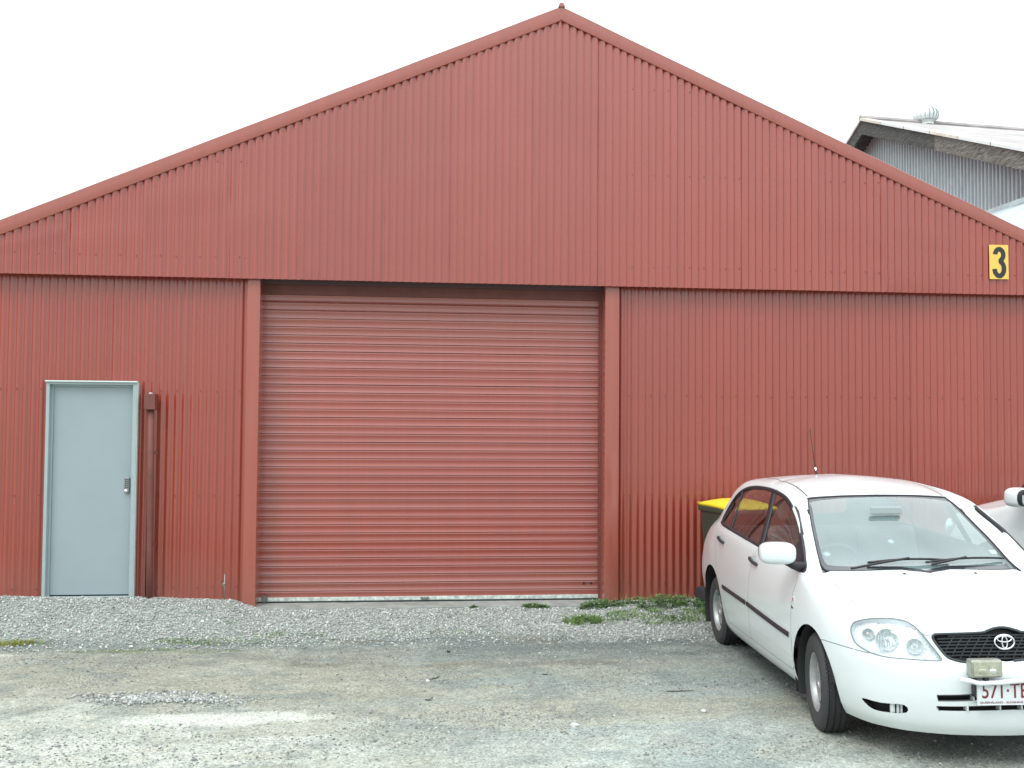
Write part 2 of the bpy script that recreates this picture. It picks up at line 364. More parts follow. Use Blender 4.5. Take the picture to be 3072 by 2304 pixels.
at = t.nodes.new("ShaderNodeAttribute"); at.attribute_name = "stone"
no = t.nodes.new("ShaderNodeTexNoise"); no.inputs['Scale'].default_value = 150; gp = t.nodes.new("ShaderNodeNewGeometry"); t.links.new(gp.outputs['Position'], no.inputs['Vector'])
rr = t.nodes.new("ShaderNodeMapRange"); rr.inputs['To Min'].default_value = .75; rr.inputs['To Max'].default_value = 1.25; t.links.new(no.outputs['Fac'], rr.inputs['Value'])
vs = t.nodes.new("ShaderNodeVectorMath"); vs.operation = 'SCALE'; t.links.new(at.outputs['Color'], vs.inputs[0]); t.links.new(rr.outputs[0], vs.inputs['Scale']); t.links.new(vs.outputs[0], b.inputs['Base Color'])
def stone_tints(n, warm=.5):
    pal = np.array([(.93, 1.0, .97), (.98, 1.0, .93), (1.0, .98, .93), (.90, 1.0, .99), (.95, 1.0, .94)])
    return pal[RNG.integers(0, len(pal), n)]
n = 62000
x = RNG.uniform(-4.6, 6.9, n); y = RNG.uniform(-1.30, .085, n)
k = RNG.uniform(0, 1, n) < sstep(-1.08, -.60, y+.22*(fbm(x*1.1, y*.2, 3, 31)-.5)*2-.05*np.sin(x*1.3))
k |= (blob(x, y, 2.1, -.75, 1.3, .45, 77) > .4) & (RNG.uniform(0, 1, n) < .35)
k |= (RNG.uniform(0, 1, n) < .16)
k &= ~((x > -1.5) & (x < 1.9) & (y > -.02))
x, y = x[k], y[k]; n = len(x); R = RNG.lognormal(math.log(.0085), .28, n)
P = np.stack([x, y, ground_z(x, y)+R*.25+RNG.uniform(0, .006, n)], -1)
tag(link("loose_gravel", stones("loose_gravel", P, R, np.clip(RNG.lognormal(math.log(.42), .27, n), .14, .75), stone_tints(n)), ms), "pale loose gravel heaped along the foot of the red shed", "gravel", kind="stuff")
n = 60000
x = RNG.uniform(-4.4, 5.2, n); y = -1.0-(4.2*RNG.uniform(0, 1, n)**.9)
d = .10+.9*sstep(.46, .62, fbm(x*1.3, y*2.6, 4, 81))
d = np.maximum(d, 1.0*blob(x, y, -1.72, -2.84, .48, .13, 82)); d = np.maximum(d, .9*blob(x, y, 2.0, -1.4, 1.6, .5, 83)); d = np.maximum(d, .8*blob(x, y, -2.0, -3.9, 1.5, .4, 84))
d *= 1-.9*blob(x, y, -1.18, -3.36, .55, .14, 60, .25)
k = RNG.uniform(0, 1, n) < d*.75
x, y = x[k], y[k]; n = len(x); R = RNG.lognormal(math.log(.0058), .34, n)
P = np.stack([x, y, ground_z(x, y)+R*.15], -1)
tag(link("scattered_chips", stones("scattered_chips", P, R, np.clip(RNG.lognormal(math.log(.25), .34, n), .06, .6), stone_tints(n)), ms), "fine grey stone chips scattered over the dirt forecourt", "stone chips", kind="stuff")
n = 2300
x = -1.72+RNG.normal(0, .27, n); y = -2.83+RNG.normal(0, .075, n)-.10*(x+1.72)+.05*np.sin(x*7); R = RNG.lognormal(math.log(.0075), .36, n)
P = np.stack([x, y, ground_z(x, y)+R*.4+.004*np.exp(-((x+1.72)/.3)**2)], -1)
tag(link("stone_pile", stones("stone_pile", P, R, np.clip(RNG.lognormal(math.log(.36), .32, n), .10, .7), stone_tints(n)), ms), "low drift of coarser grey stones left of the pale patch", "stone pile", kind="stuff")

# ---- single bigger stones and twigs one can make out
def rock(x, y, r, col, label, seed):
    rg = random.Random(seed); bm = bmesh.new(); bmesh.ops.create_icosphere(bm, subdivisions=2, radius=r)
    for v in bm.verts:
        v.co *= 1+rg.uniform(-.16, .16); v.co.z *= .6; v.co.x *= 1.3
    me = bpy.data.meshes.new("stone"); bm.to_mesh(me); bm.free()
    o = link("stone", me, mat("stone_surface", col, .9, var=.2, vscale=60)); o.location = (x, y, float(ground_z(x, y))+r*.35); o.rotation_euler = (0, 0, rg.uniform(0, 3))
    tag(o, label, "stone", "single stones on the forecourt")
rock(1.02, -3.72, .022, (.55, .56, .54), "largest pale stone, flat, lying on bare dirt right of centre in the foreground", 1)
rock(1.92, -3.50, .02, (.50, .52, .51), "pale grey stone nearest to the front wheel of the white car", 2)
rock(.31, -1.52, .016, (.03, .03, .032), "small black round stone in the middle of the forecourt", 3)
rock(.12, -2.50, .016, (.62, .60, .55), "small whitish stone lying just below the long twig", 4)
def twig(x, y, L, a, col, label, seed, bend=.15):
    rg = random.Random(seed); pts = []
    for i in range(7):
        u = i/6-.5; px = x+math.cos(a)*L*u-math.sin(a)*bend*L*(u*u*2+rg.uniform(-.04, .04)); py = y+math.sin(a)*L*u+math.cos(a)*bend*L*(u*u*2+rg.uniform(-.04, .04))
        pts.append((px, py, float(ground_z(px, py))+.006))
    bb = B().tube(pts, [.0035, .0042, .004, .0038, .003, .0026, .0016], 6)
    p = Vector(pts[3]); bb.tube([p, p+Vector((.02, .03, .006)), p+Vector((.035, .07, .008))], [.0025, .002, .001], 5)
    tag(bb.obj("twig", mat("twig_bark", col, .9, var=.2, vscale=40), None, True), label, "twig", "twigs lying on the forecourt")
twig(.18, -2.42, .115, .75, (.06, .045, .035), "dark forked twig lying in the middle of the dirt forecourt", 3)
twig(1.92, -2.95, .20, .12, (.09, .075, .06), "long thin brown twig beside the front wheel of the white car", 4)
twig(.12, -3.05, .05, -.2, (.05, .04, .03), "short dark stub of twig on pale dirt, nearest the camera", 6, .05)
twig(1.02, -2.38, .05, -.5, (.08, .06, .05), "short dark twig between the forked twig and the white car", 7, .05)
twig(-1.58, -1.42, .09, .3, (.45, .43, .38), "bleached pale twig left of centre near the mossy patch", 5, .05)

# ---- weeds and grass
M_leaf = mat("weed_leaf", (.075, .17, .06), .7, var=.35, vscale=30)
M_leaf2 = mat("weed_leaf_light", (.17, .27, .08), .7, var=.3, vscale=30)
M_blade = mat("grass_blade", (.16, .26, .075), .7, var=.35, vscale=14)
M_bladey = mat("grass_blade_dry", (.28, .29, .07), .75, var=.3, vscale=14)
def clump(name, cx, cy, rx, ry, h, nleaf, nblade, label, cat, seed, mleaf=None, mblade=None, group=None, kind=None, leafsize=.012):
    rg = np.random.default_rng(seed); V = []; F = []; Mi = []
    z0 = float(ground_z(cx, cy))
    def q(pts, m):
        k = len(V); V.extend(pts); F.append(tuple(range(k, k+len(pts)))); Mi.append(m)
    for i in range(nleaf):
        r = math.sqrt(rg.uniform(0, 1)); a = rg.uniform(0, 2*math.pi); px = cx+rx*r*math.cos(a); py = cy+ry*r*math.sin(a)
        if vnoise(np.array(px*(8. if kind else 14.)), np.array(py*14.), seed) < (.46 if kind else .30): continue
        pz = float(ground_z(px, py))+rg.uniform(.0, 1)*h*(1-.6*r*r)+.004
        s = leafsize*rg.uniform(.6, 1.4); d = Vector((math.cos(a)+rg.normal(0, .6), math.sin(a)+rg.normal(0, .6), rg.uniform(-.3, .7))).normalized(); w = d.cross(Vector((rg.normal(0, .3), rg.normal(0, .3), 1))).normalized()
        p = Vector((px, py, pz)); q([p-d*s, p-d*s*.2+w*s*.55, p+d*s*.6+w*s*.35, p+d*s, p+d*s*.6-w*s*.35, p-d*s*.2-w*s*.55], 0 if rg.uniform() < .7 else 1)
    for i in range(nblade):
        r = math.sqrt(rg.uniform(0, 1)); a = rg.uniform(0, 2*math.pi); px = cx+rx*r*math.cos(a); py = cy+ry*r*math.sin(a)
        if vnoise(np.array(px*(7. if kind else 12.)), np.array(py*12.), seed+3) < (.48 if kind else .35): continue
        p = Vector((px, py, float(ground_z(px, py))-.003)); L = h*rg.uniform(.5, 1.25); b_ = rg.uniform(0, 6.28); lean = Vector((math.cos(b_), math.sin(b_), 0)); w = Vector((-lean.y, lean.x, 0))*rg.uniform(.0012, .0024)
        m1 = p+lean*L*.18+Vector((0, 0, L*.6)); m2 = p+lean*L*.55+Vector((0, 0, L*.95))
        q([p-w, p+w, m1+w*.8, m1-w*.8], 2); q([m1-w*.8, m1+w*.8, m2], 2)
    me = mesh(name, V, F)
    for m in (mleaf or M_leaf, M_leaf2, mblade or M_blade): me.materials.append(m)
    me.polygons.foreach_set('material_index', Mi)
    return tag(link(name, me), label, cat, group, kind)
G1 = "weeds growing out of the gravel along the wall"
clump("weed", 1.86, -.08, .24, .10, .08, 1100, 40, "low dark green weed at the foot of the right door jamb", "weed", 1, group=G1)
clump("weed", 1.22, -.04, .17, .045, .05, 520, 20, "flat dark weed against the concrete sill below the shutter, second clump from the jamb", "weed", 2, group=G1)
clump("weed", .61, -.02, .05, .02, .03, 90, 10, "tiniest weed on the concrete sill, farthest left under the shutter", "weed", 3, group=G1)
clump("weed", 2.50, -.15, .46, .14, .11, 2600, 260, "widest bushy weed against the red cladding between the jamb and the bin", "weed", 4, group=G1)
clump("weed", 3.02, -.30, .20, .12, .11, 900, 90, "leafy weed at the foot of the bin behind the rear wheel", "weed", 5, group=G1)
clump("grass_tuft", 1.63, -.52, .19, .10, .07, 200, 1100, "small bright grass tuft standing alone in gravel below the right jamb", "grass", 6, group=G1)
clump("grass_patch", 2.38, -.46, .68, .20, .040, 900, 3000, "sparse low grass spreading over the gravel left of the rear wheel", "grass", 7, kind="stuff")
clump("grass_tuft", 2.93, -.42, .10, .06, .075, 20, 420, "upright grass tuft just left of the car's rear wheel", "grass", 8, group=G1)
clump("grass_tuft", -3.36, -1.0, .28, .07, .045, 60, 900, "yellow-green grass tuft on the dirt at the left edge of the photo", "grass", 9, mleaf=M_leaf2, mblade=M_bladey, group=G1)
clump("moss_patch", -1.72, -1.0, .55, .13, .02, 800, 600, "thin mossy growth over dark gravel left of centre", "ground cover", 10, kind="stuff", leafsize=.007)
clump("moss_patch", -1.1, -.80, .38, .10, .018, 400, 300, "sparse moss along the gravel edge below the left end of the shutter", "ground cover", 11, kind="stuff", leafsize=.007)
clump("moss_patch", -2.4, -1.28, .42, .06, .016, 200, 260, "scattered yellow-green sprouts on dirt in front of the grey door", "ground cover", 12, mblade=M_bladey, kind="stuff", leafsize=.006)
clump("moss_patch", .25, -.78, .55, .05, .016, 240, 200, "faint line of green sprouts where gravel meets dirt below the shutter", "ground cover", 13, kind="stuff", leafsize=.006)
clump("moss_patch", -1.72, -.55, .12, .04, .016, 60, 60, "small green sprout patch on the gravel heap left of the shutter", "ground cover", 14, kind="stuff", leafsize=.006)

# ------------------------------------------------------------------ red shed
XR, ZR, SL = 1.466, 6.085, .4332                    # ridge position, height of the roof edge, slope
def roofline(x): return ZR-SL*abs(x-XR)
XL_, XR_ = -6.75, 9.70
shed = thing("red_shed", (0, 0, 0), label="large red corrugated steel shed with gable end, roller shutter and grey side door", cat="shed")
PITCH = .0762
def corr_sheet(name, x0, x1, zb, zt, y0, parent, m, breaks=(), amp=.0088, pitch=PITCH, phase=0.0, seg=10, seed=0, rows=9, skip=None, flat=.0):
    """corrugated sheet from x0 to x1; zb/zt functions of x; breaks = x where an opening starts or ends"""
    rg = random.Random(seed); w = [rg.uniform(-.0026, .0026) for _ in range(rows+1)]
    V = []; F = []
    cuts = [x0]+[b_ for b_ in sorted(breaks) if x0 < b_ < x1]+[x1]
    for a, b_ in zip(cuts[:-1], cuts[1:]):
        mid = (a+b_)/2
        if skip and skip(mid): continue
        n = max(2, int(round((b_-a)/pitch*seg)))
        X = [a+(b_-a)*i/n for i in range(n+1)]; base = len(V)
        e = 1e-4
        for i, x in enumerate(X):
            xx = min(max(x, a+e), b_-e); s = math.cos(2*math.pi*(x-phase)/pitch)
            s = math.copysign(abs(s)**(1-flat), s) if flat else s
            z0, z1 = zb(xx), zt(xx)
            for r in range(rows+1):
                V.append((x, y0-amp*s+w[r]*(1+.5*math.sin(x*5+r)), z0+(z1-z0)*r/rows))
        R_ = rows+1
        for i in range(n):
            for r in range(rows): F.append((base+i*R_+r, base+(i+1)*R_+r, base+(i+1)*R_+r+1, base+i*R_+r+1))
    if not V: return None
    me = mesh(name, V, F); return link(name, me, m, parent, True)
GB = 3.195; LY = .125
x = -3.43-.762*4+.02; i = 0
while x < XR_-.1:                                       # gable sheets, each its own lap
    a = max(x-.022, XL_); e_ = min(x+.762+.012, XR_)
    corr_sheet("cladding_sheet", a, e_, lambda x_: GB, lambda x_: roofline(x_)-.075, 0.0-.0042*(i % 2), shed, M_red, breaks=(XR,), phase=-3.43+.01, seed=i, flat=.18)
    x += .762; i += 1
OPEN = [(-1.66, 2.06, 9.0), (-3.57, -2.72, 2.15)]     # shutter opening, side door
def zb_low(x_):
    for a, b_, h in OPEN:
        if a < x_ < b_: return h
    return -.2
x = -3.045-.762*5; i = 0
while x < XR_-.1:
    a = max(x-.022, XL_); e_ = min(x+.762+.012, XR_)
    corr_sheet("cladding_sheet", a, e_, zb_low, lambda x_: min(GB+.22, roofline(x_)-.09), LY+.0042*(i % 2), shed, M_red, breaks=(-1.66, 2.06, -3.57, -2.72), phase=-3.045+.01, seed=50+i, skip=lambda m_: -1.66 < m_ < 2.06, flat=.18)
    x += .762; i += 1
# purlin strip behind the overhang so that no light leaks in
B().box(XL_, XR_, .155, .18, GB+.02, GB+.30).obj("girt", M_pipe, shed)
# barge flashing: folded capping along both slopes
def flashing(sgn):
    prof = [(.30, .030), (.02, .006), (-.014, .003), (-.0215, -.002), (-.0225, -.060), (-.0215, -.136), (-.019, -.145), (-.0085, -.1475), (-.004, -.143)]
    L = 8.3; V = []; F = []; n = 24
    for k in range(n+1):
        x_ = XR+sgn*L*k/n
        for (y, z) in prof: V.append((x_, y, roofline(x_)+z+.0012*math.sin(k*2.1)))
    m = len(prof)
    for k in range(n):
        for j in range(m-1): F.append((k*m+j, k*m+j+1, (k+1)*m+j+1, (k+1)*m+j))
    me = mesh("barge_flashing", V, F); me.materials.append(M_red2); o = link("barge_flashing", me, None, shed, True); me.set_sharp_from_angle(angle=RAD(28)); return o
flashing(-1); flashing(1)
# apex cover strip over the mitre and the ridge cap end
bb = B().add([(XR-.010, -.0255, ZR-.004), (XR+.012, -.0255, ZR-.004), (XR+.012, -.0255, ZR-.139), (XR-.010, -.0255, ZR-.139), (XR-.010, -.022, ZR-.004), (XR+.012, -.022, ZR-.004), (XR+.012, -.022, ZR-.139), (XR-.010, -.022, ZR-.139)], [(0, 1, 2, 3), (0, 4, 5, 1), (1, 5, 6, 2), (2, 6, 7, 3), (3, 7, 4, 0)])
bb.obj("mitre_strip", M_red2, shed)
B().prism([(XR-.034, ZR-.008), (XR-.026, ZR+.016), (XR-.017, ZR+.030), (XR+.019, ZR+.030), (XR+.026, ZR+.016), (XR+.036, ZR-.008)], -.038, 9, 'y').obj("ridge_cap", M_red2, shed)
# roof planes, back and side walls
for s_ in (-1, 1):
    V = []; n = 4
    xe = XR+s_*8.28
    B().add([(XR, .0, ZR-.012), (xe, .0, roofline(xe)-.012), (xe, 14, roofline(xe)-.012), (XR, 14, ZR-.012), (XR, .0, ZR-.05), (xe, .0, roofline(xe)-.05), (xe, 14, roofline(xe)-.05), (XR, 14, ZR-.05)], [(0, 1, 2, 3), (4, 7, 6, 5), (0, 4, 5, 1), (1, 5, 6, 2), (2, 6, 7, 3)]).obj("roof_sheet", M_red, shed)
for xw in (XL_, XR_): B().box(xw-.02, xw+.02, .14, 13.9, -.3, roofline(xw)-.07).obj("side_wall", M_red, shed)
B().add([(XL_, 13.9, -.3), (XR_, 13.9, -.3), (XR_, 13.9, roofline(XR_)-.07), (XR, 13.9, ZR-.07), (XL_, 13.9, roofline(XL_)-.07)], [(0, 1, 2, 3, 4)]).obj("back_wall", M_red, shed)
# fixing screws: rows of hex heads over the girts
def screws(rows):
    V = []; F = []
    for (z, y, ph, xa, xb) in rows:
        x_ = ph+math.ceil((xa-ph)/PITCH)*PITCH; k = 0
        while x_ < xb:
            if k % 5 in (0, 2) and not any(a-.02 < x_ < b_+.02 and z < h for a, b_, h in OPEN) and z < roofline(x_)-.2:
                n = len(V); r = .0054; zz = z+random.uniform(-.006, .006)
                for dy, rr in ((0, r*1.3), (-.003, r*1.3), (-.003, r*.8), (-.008, r*.8)):
                    for q in range(6): V.append((x_+rr*math.cos(q*math.pi/3), y+dy, zz+rr*math.sin(q*math.pi/3)))
                for L_ in range(3):
                    for q in range(6): F.append((n+L_*6+q, n+L_*6+(q+1) % 6, n+L_*6+6+(q+1) % 6, n+L_*6+6+q))
                F.append(tuple(n+18+q for q in range(6)))
            x_ += PITCH; k += 1
    o = link("fixing_screws", mesh("fixing_screws", V, F), M_screw, shed); o["kind"] = "stuff"
M_screw = mat("screw_paint", (.17, .036, .03), .5)
screws([(3.40, -.0095, -3.42, -6, 9), (4.357, -.0095, -3.42, -6, 9), (5.25, -.0095, -3.42, -1, 3.6), (2.075, LY-.0095, -3.035, -6, 9), (1.04, LY-.0095, -3.035, -6, 9), (.13, LY-.0095, -3.035, -6, 9)])
# jamb flashings of the shutter opening (face, inner return, small outer lip)
def jamb(x_in, x_out, name="door_jamb"):
    s_ = 1 if x_out > x_in else -1
    V = []; F = []
    prof = [(x_in, .33), (x_in, .062), (x_in+s_*.004, .058), (x_out-s_*.012, .058), (x_out-s_*.002, .064), (x_out, LY-.007)]
    zs = [-.16, 1.0, 2.0, 3.4]
    for z in zs:
        for (x_, y) in prof: V.append((x_, y, z))
    m = len(prof)
    for k in range(3):
        for j in range(m-1): F.append((k*m+j, k*m+j+1, (k+1)*m+j+1, (k+1)*m+j))
    me = mesh(name, V, F); me.materials.append(M_red2); o = link(name, me, None, shed, True); me.set_sharp_from_angle(angle=RAD(35))
jamb(-1.546, -1.675); jamb(1.955, 2.105)
# concrete slab edge
slab = B().box(-1.70, 2.10, .0, 1.2, -.35, -.060).obj("concrete_sill", M_conc, None, bevel=.008); tag(slab, kind="structure")
# header, drum and curtain of the shutter
M_hood = mat('dark_hood_paint', (.10, .05, .055), .6)
rd = thing("roller_door"); rd.parent = shed
B().box(-1.60, 2.0, .266, .280, 3.076, 3.5).obj("header_plate", M_pipe, rd)
B().box(-1.60, 2.0,   .20, .24, 3.175, 3.5).obj("hood", M_hood, rd, bevel=.004)
# one slat: rolled profile, top lip, flat face, undercut groove
sp_ = .08425
prof = [(.010, sp_), (.0105, sp_-.003), (-.001, sp_-.005), (-.0045, sp_-.012), (-.0035, sp_-.020), (-.0015, sp_-.027), (.0, .040), (-.0015, .018), (-.005, .008), (-.0065, .003), (-.004, .0005), (.010, .0)]
def slat_mesh():
    X = [-1.605+3.595*k/12 for k in range(13)]; V = []; F = []; m = len(prof)
    for k, x_ in enumerate(X):
        for (y, z) in prof: V.append((x_, y, z))
    for k in range(len(X)-1):
        for j in range(m-1): F.append((k*m+j, (k+1)*m+j, (k+1)*m+j+1, k*m+j+1))
    me = mesh("slat", V, F); me.materials.append(M_slat); me.polygons.foreach_set('use_smooth', [True]*len(me.polygons)); me.set_sharp_from_angle(angle=RAD(50)); return me
sm = slat_mesh(); rg = random.Random(5)
for k in range(37):
    o = bpy.data.objects.new("slat", sm); COL.objects.link(o); o.parent = rd
    o.location = (0, .292+rg.uniform(-.0012, .0012), -.030+sp_*k); o.rotation_euler = (RAD(rg.gauss(0, 1.7)), 0, RAD(rg.gauss(0, .03)))
M_rail = mat("worn_pale_rail", (.50, .56, .52), .6, var=.45, vscale=22, stretch=(1, 1, 1))
B().box(-1.600, 1.985, .280, .300, -.046, -.008).obj("bottom_rail", M_rail, rd, bevel=.003)
B().box(-1.600, 1.985, .272, .300, -.061, -.046).obj("weather_seal", M_black, rd, bevel=.003)
for xg in (-1.596, 1.962):
    B().box(xg-.03, xg+.02, .262, .279, -.06, 3.3).box(xg-.03, xg+.02, .303, .32, -.06, 3.3).obj("guide_channel", M_pipe, rd)
bb = B().box(-1.505, -1.470, .262, .281, -.052, .016).box(-1.516, -1.509, .262, .275, -.03, .012).box(-1.466, -1.460, .262, .275, -.03, .012).tube([(-1.50, .26, -.035), (-1.475, .255, -.035)], .008, 8)
bb.obj("latch", M_steel, rd, bevel=.001)
B().box(.085, .165, .268, .281, -.036, -.012).tube([(.10, .263, -.022), (.15, .263, -.022)], .006, 8).obj("latch", M_steel, rd)
for xk in (1.784, 1.858): B().lathe([(0, -.002), (.012, -.002), (.012, .01), (0, .01)], 12, Matrix.Translation((xk, .283, .108))).obj("keyhole", M_black, rd)

# ---- grey side door
pd = thing("personnel_door"); pd.parent = shed
xL, xR2, zt_, zb_ = -3.572, -2.715, 2.150, .045
fr = B().box(xL, xL+.030, .050, .19, zb_, zt_).box(xR2-.040, xR2, .050, .19, zb_, zt_).box(xL+.030, xR2-.040, .0505, .19, zt_-.024, zt_)
fr.box(xL+.030, xL+.052, .105, .14, zb_, zt_-.024).box(xR2-.052, xR2-.040, .105, .14, zb_, zt_-.024).box(xL+.052, xR2-.052, .105, .14, zt_-.046, zt_-.024)
fr.obj("door_frame", M_frame, pd, bevel=.002)
B().box(xL-.008, xR2+.004, .030, .10, zt_+.001, zt_+.014).obj("drip_flashing", M_white, pd, bevel=.002)
B().box(xR2+.001, xR2+.006, .055, .10, zb_, zt_).obj("edge_angle", M_white, pd)
B().box(xL+.030, xR2-.040, .06, .20, -.05, .058).obj("threshold", mat("grey_blue_threshold", (.30, .37, .38), .6, var=.2, vscale=12), pd, bevel=.003)
leaf = B().box(xL+.054, xR2-.054, .112, .15, .072, zt_-.048).obj("door_leaf", M_door, pd, bevel=.002)
lk = B().box(-2.832, -2.780, .092, .112, 1.060, 1.220).obj("keypad_lock", M_steel, pd, bevel=.012, seg=4)
for r in range(5):
    for c_ in range(2): B().lathe([(0, -.004), (.0055, -.004), (.006, 0)], 10, Matrix.Translation((-2.816+.020*c_, .092, 1.195-.019*r))).obj("button", M_white if False else M_black, lk)
B().lathe([(0, -.032), (.016, -.032), (.019, -.02), (.012, -.008), (.012, 0)], 20, Matrix.Translation((-2.807, .092, 1.085))).obj("knob", mat("chrome_knob", (.75, .75, .74), .15, 1.0), lk, True)

# ------------------------------------------------------------------ things on the wall
cd = thing("conduit_pipe", (-2.578, .05, 0), label="dark red square post with a metal box on top, right of the grey door", cat="conduit")
o = B().box(-.052, .054, -.072, .035, 1.885, 2.040).obj("junction_box", M_pipe, cd, bevel=.004)
B().box(-.050, .052, -.0735, -.0725, 1.890, 2.034).obj("box_cover", M_pipe, cd)
B().box(-.012, .014, -.045, .0, 2.040, 2.052).obj("lid_clip", M_white, cd, bevel=.003)
B().tube([(.004, -.012, 1.885), (.010, -.012, 1.2), (.018, -.012, .5), (.024, -.012, -.1)], .031, 20).obj("pipe", M_pipe, cd, True)
B().box(-.043, -.022, -.008, .03, -.08, 1.885).obj("channel_flange", M_pipe, cd)
for z in (.55, 1.45): B().box(-.05, .065, -.002, .02, z, z+.03).obj("pipe_clamp", M_pipe, cd)

rod = thing("drop_bolt", (-1.845, .055, 0), label="thin grey steel rod with a clamp standing against the cladding left of the shutter", cat="rod")
B().tube([(0, 0, -.05), (.001, 0, .27)], .0045, 8).obj("rod_shaft", M_steel, rod, True)
B().lathe([(0, -.014), (.012, -.012), (.016, 0), (.012, .012), (0, .014)], 12, Matrix.Translation((.0, 0, .175)) @ Matrix.Rotation(math.pi/2, 4, 'X')).box(-.018, -.008, -.008, .008, .150, .185).obj("rod_clamp", M_steel, rod)

sg = thing("number_sign", (6.218, -.022, 3.542), label="small yellow plate with a black numeral 3 high on the right of the gable", cat="sign")
sg.rotation_euler = (0, RAD(-.6), 0)
M_yel = mat("yellow_enamel", (.75, .50, .10), .4, var=.06, vscale=8)
M_ink = mat("black_enamel", (.02, .022, .025), .5)
B().box(-.108, .108, -.004, .0, -.185, .185).obj("sign_plate", M_yel, sg, bevel=.001)
def ribbon(path, w, y, thick=.0015):
    bb = B(); n = len(path); V = []
    for i in range(n):
        a = Vector(path[min(i+1, n-1)])-Vector(path[max(i-1, 0)]); a.normalize(); nrm = Vector((-a.y, a.x)); p = Vector(path[i])
        for q in (p+nrm*w/2, p-nrm*w/2): V += [(q.x, y, q.y), (q.x, y-thick, q.y)]
    F = []
    for i in range(n-1):
        a = i*4; c = a+4; F += [(a+1, a+3, c+3, c+1), (a, c, c+2, a+2), (a, a+1, c+1, c), (a+2, c+2, c+3, a+3)]
    F += [(0, 2, 3, 1), (4*n-4, 4*n-3, 4*n-1, 4*n-2)]
    return bb.add(V, F)
def arc(cx, cz, rx, rz, a0, a1, n=22): return [(cx+rx*math.cos(RAD(a0+(a1-a0)*i/n)), cz+rz*math.sin(RAD(a0+(a1-a0)*i/n))) for i in range(n+1)]
pth = arc(.004, .078, .046, .060, 176, -62)+[(.016, .010)]
pth2 = [(.016, .012)]+arc(.002, -.072, .053, .078, 66, -178)
n1_ = ribbon(pth, .050, -.0045); n2_ = ribbon(pth2, .052, -.0042); n1_.add(n2_.V, n2_.F)
n1_.box(-.004, .030, -.0058, -.0045, -.009, .030); n1_.obj("numeral", M_ink, sg)

# ------------------------------------------------------------------ yellow-lid bin
bn = thing("wheelie_bin", (3.25, -.275, float(ground_z(3.25, -.27))), RAD(15), "dark green wheelie bin with a yellow lid behind the white car", "bin")
M_bin = mat("bin_green", (.045, .055, .038), .5, var=.1); M_lid = mat("bin_lid_yellow", (.78, .60, .03), .4, var=.06, vscale=6)
def taper(bb, w0, d0, w1, d1, z0, z1, yoff0=0, yoff1=0):
    V = [(-w0, -d0+yoff0, z0), (w0, -d0+yoff0, z0), (w0, d0+yoff0, z0), (-w0, d0+yoff0, z0), (-w1, -d1+yoff1, z1), (w1, -d1+yoff1, z1), (w1, d1+yoff1, z1), (-w1, d1+yoff1, z1)]
    return bb.add(V, [(0, 3, 2, 1), (4, 5, 6, 7), (0, 1, 5, 4), (1, 2, 6, 5), (2, 3, 7, 6), (3, 0, 4, 7)])
taper(B(), .22, .22, .275, .27, .06, 1.02, .02, 0).obj("bin_body", M_bin, bn, bevel=.03, seg=3)
taper(B(), .290, .285, .290, .285, .965, 1.02).obj("bin_rim", M_bin, bn, bevel=.012)
lid = B(); V = []; nL = 10; mL = 8
for i in range(nL+1):
    for j in range(mL+1):
        u = -1+2*i/nL; v = -1+2*j/mL
        V.append((u*.296, v*.292, 1.030+.055*(1-abs(u)**3.0)*(1-abs(v)**3.0)+.020*(v+1)/2))
idl = lambda i, j: i*(mL+1)+j
F = [(idl(i, j), idl(i+1, j), idl(i+1, j+1), idl(i, j+1)) for i in range(nL) for j in range(mL)]
lid.add(V, F); lido = lid.obj("bin_lid", M_lid, bn, True); md = lido.modifiers.new("solid", 'SOLIDIFY'); md.thickness = .03; md.offset = -1
B().box(-.10, .10, -.325, -.285, 1.012, 1.03).obj("lid_handle", M_lid, lido, bevel=.008)
B().tube([(-.24, .31, .985), (.24, .31, .985)], .016, 10).obj("bin_handle", M_bin, bn, True)
for s_ in (-1, 1):
    w_ = B().lathe([(0, -.022), (.05, -.024), (.085, -.026), (.10, -.018), (.10, .018), (.085, .026), (.05, .024), (0, .022)], 28, Matrix.Translation((s_*.275, .23, .10)) @ Matrix.Rotation(math.pi/2, 4, 'Z')).obj("bin_wheel", M_rubber, bn, True, auto=40)

# ------------------------------------------------------------------ grey corrugated shed behind, on the right
M_galv = mat("weathered_galvanised", (.56, .67, .70), .5, .1, var=.2, vscale=5, stretch=(1, 6, .5))
def valley_shade(m):  # shading of the ribs painted into the sheet colour as dark stripes
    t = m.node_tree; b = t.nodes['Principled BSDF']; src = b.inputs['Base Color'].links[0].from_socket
    at = t.nodes.new("ShaderNodeAttribute"); at.attribute_name = "rib_shade"; r = t.nodes.new("ShaderNodeMapRange"); r.inputs['From Min'].default_value = .2; r.inputs['From Max'].default_value = .8; r.inputs['To Min'].default_value = 0; r.inputs['To Max'].default_value = .55
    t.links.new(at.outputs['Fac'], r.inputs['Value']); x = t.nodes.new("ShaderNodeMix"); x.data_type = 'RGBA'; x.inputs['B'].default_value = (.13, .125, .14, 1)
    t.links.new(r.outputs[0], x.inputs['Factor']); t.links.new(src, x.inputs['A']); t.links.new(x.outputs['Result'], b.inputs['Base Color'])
valley_shade(M_galv)
M_board = mat("weathered_board", (.062, .064, .060), .9, var=.7, vscale=7, stretch=(1, .8, 6), bump=.5, bscale=30)
M_board2 = mat("weathered_board_pale", (.13, .125, .112), .9, var=.9, vscale=9, stretch=(1, .6, 5), bump=.5, bscale=30)
M_oldroof = mat("old_roof_sheet", (.36, .335, .33), .7, .1, var=.3, vscale=2.2, stretch=(.5, 1.5, 1))
M_pale = mat("pale_flashing", (.62, .66, .66), .5, var=.1)
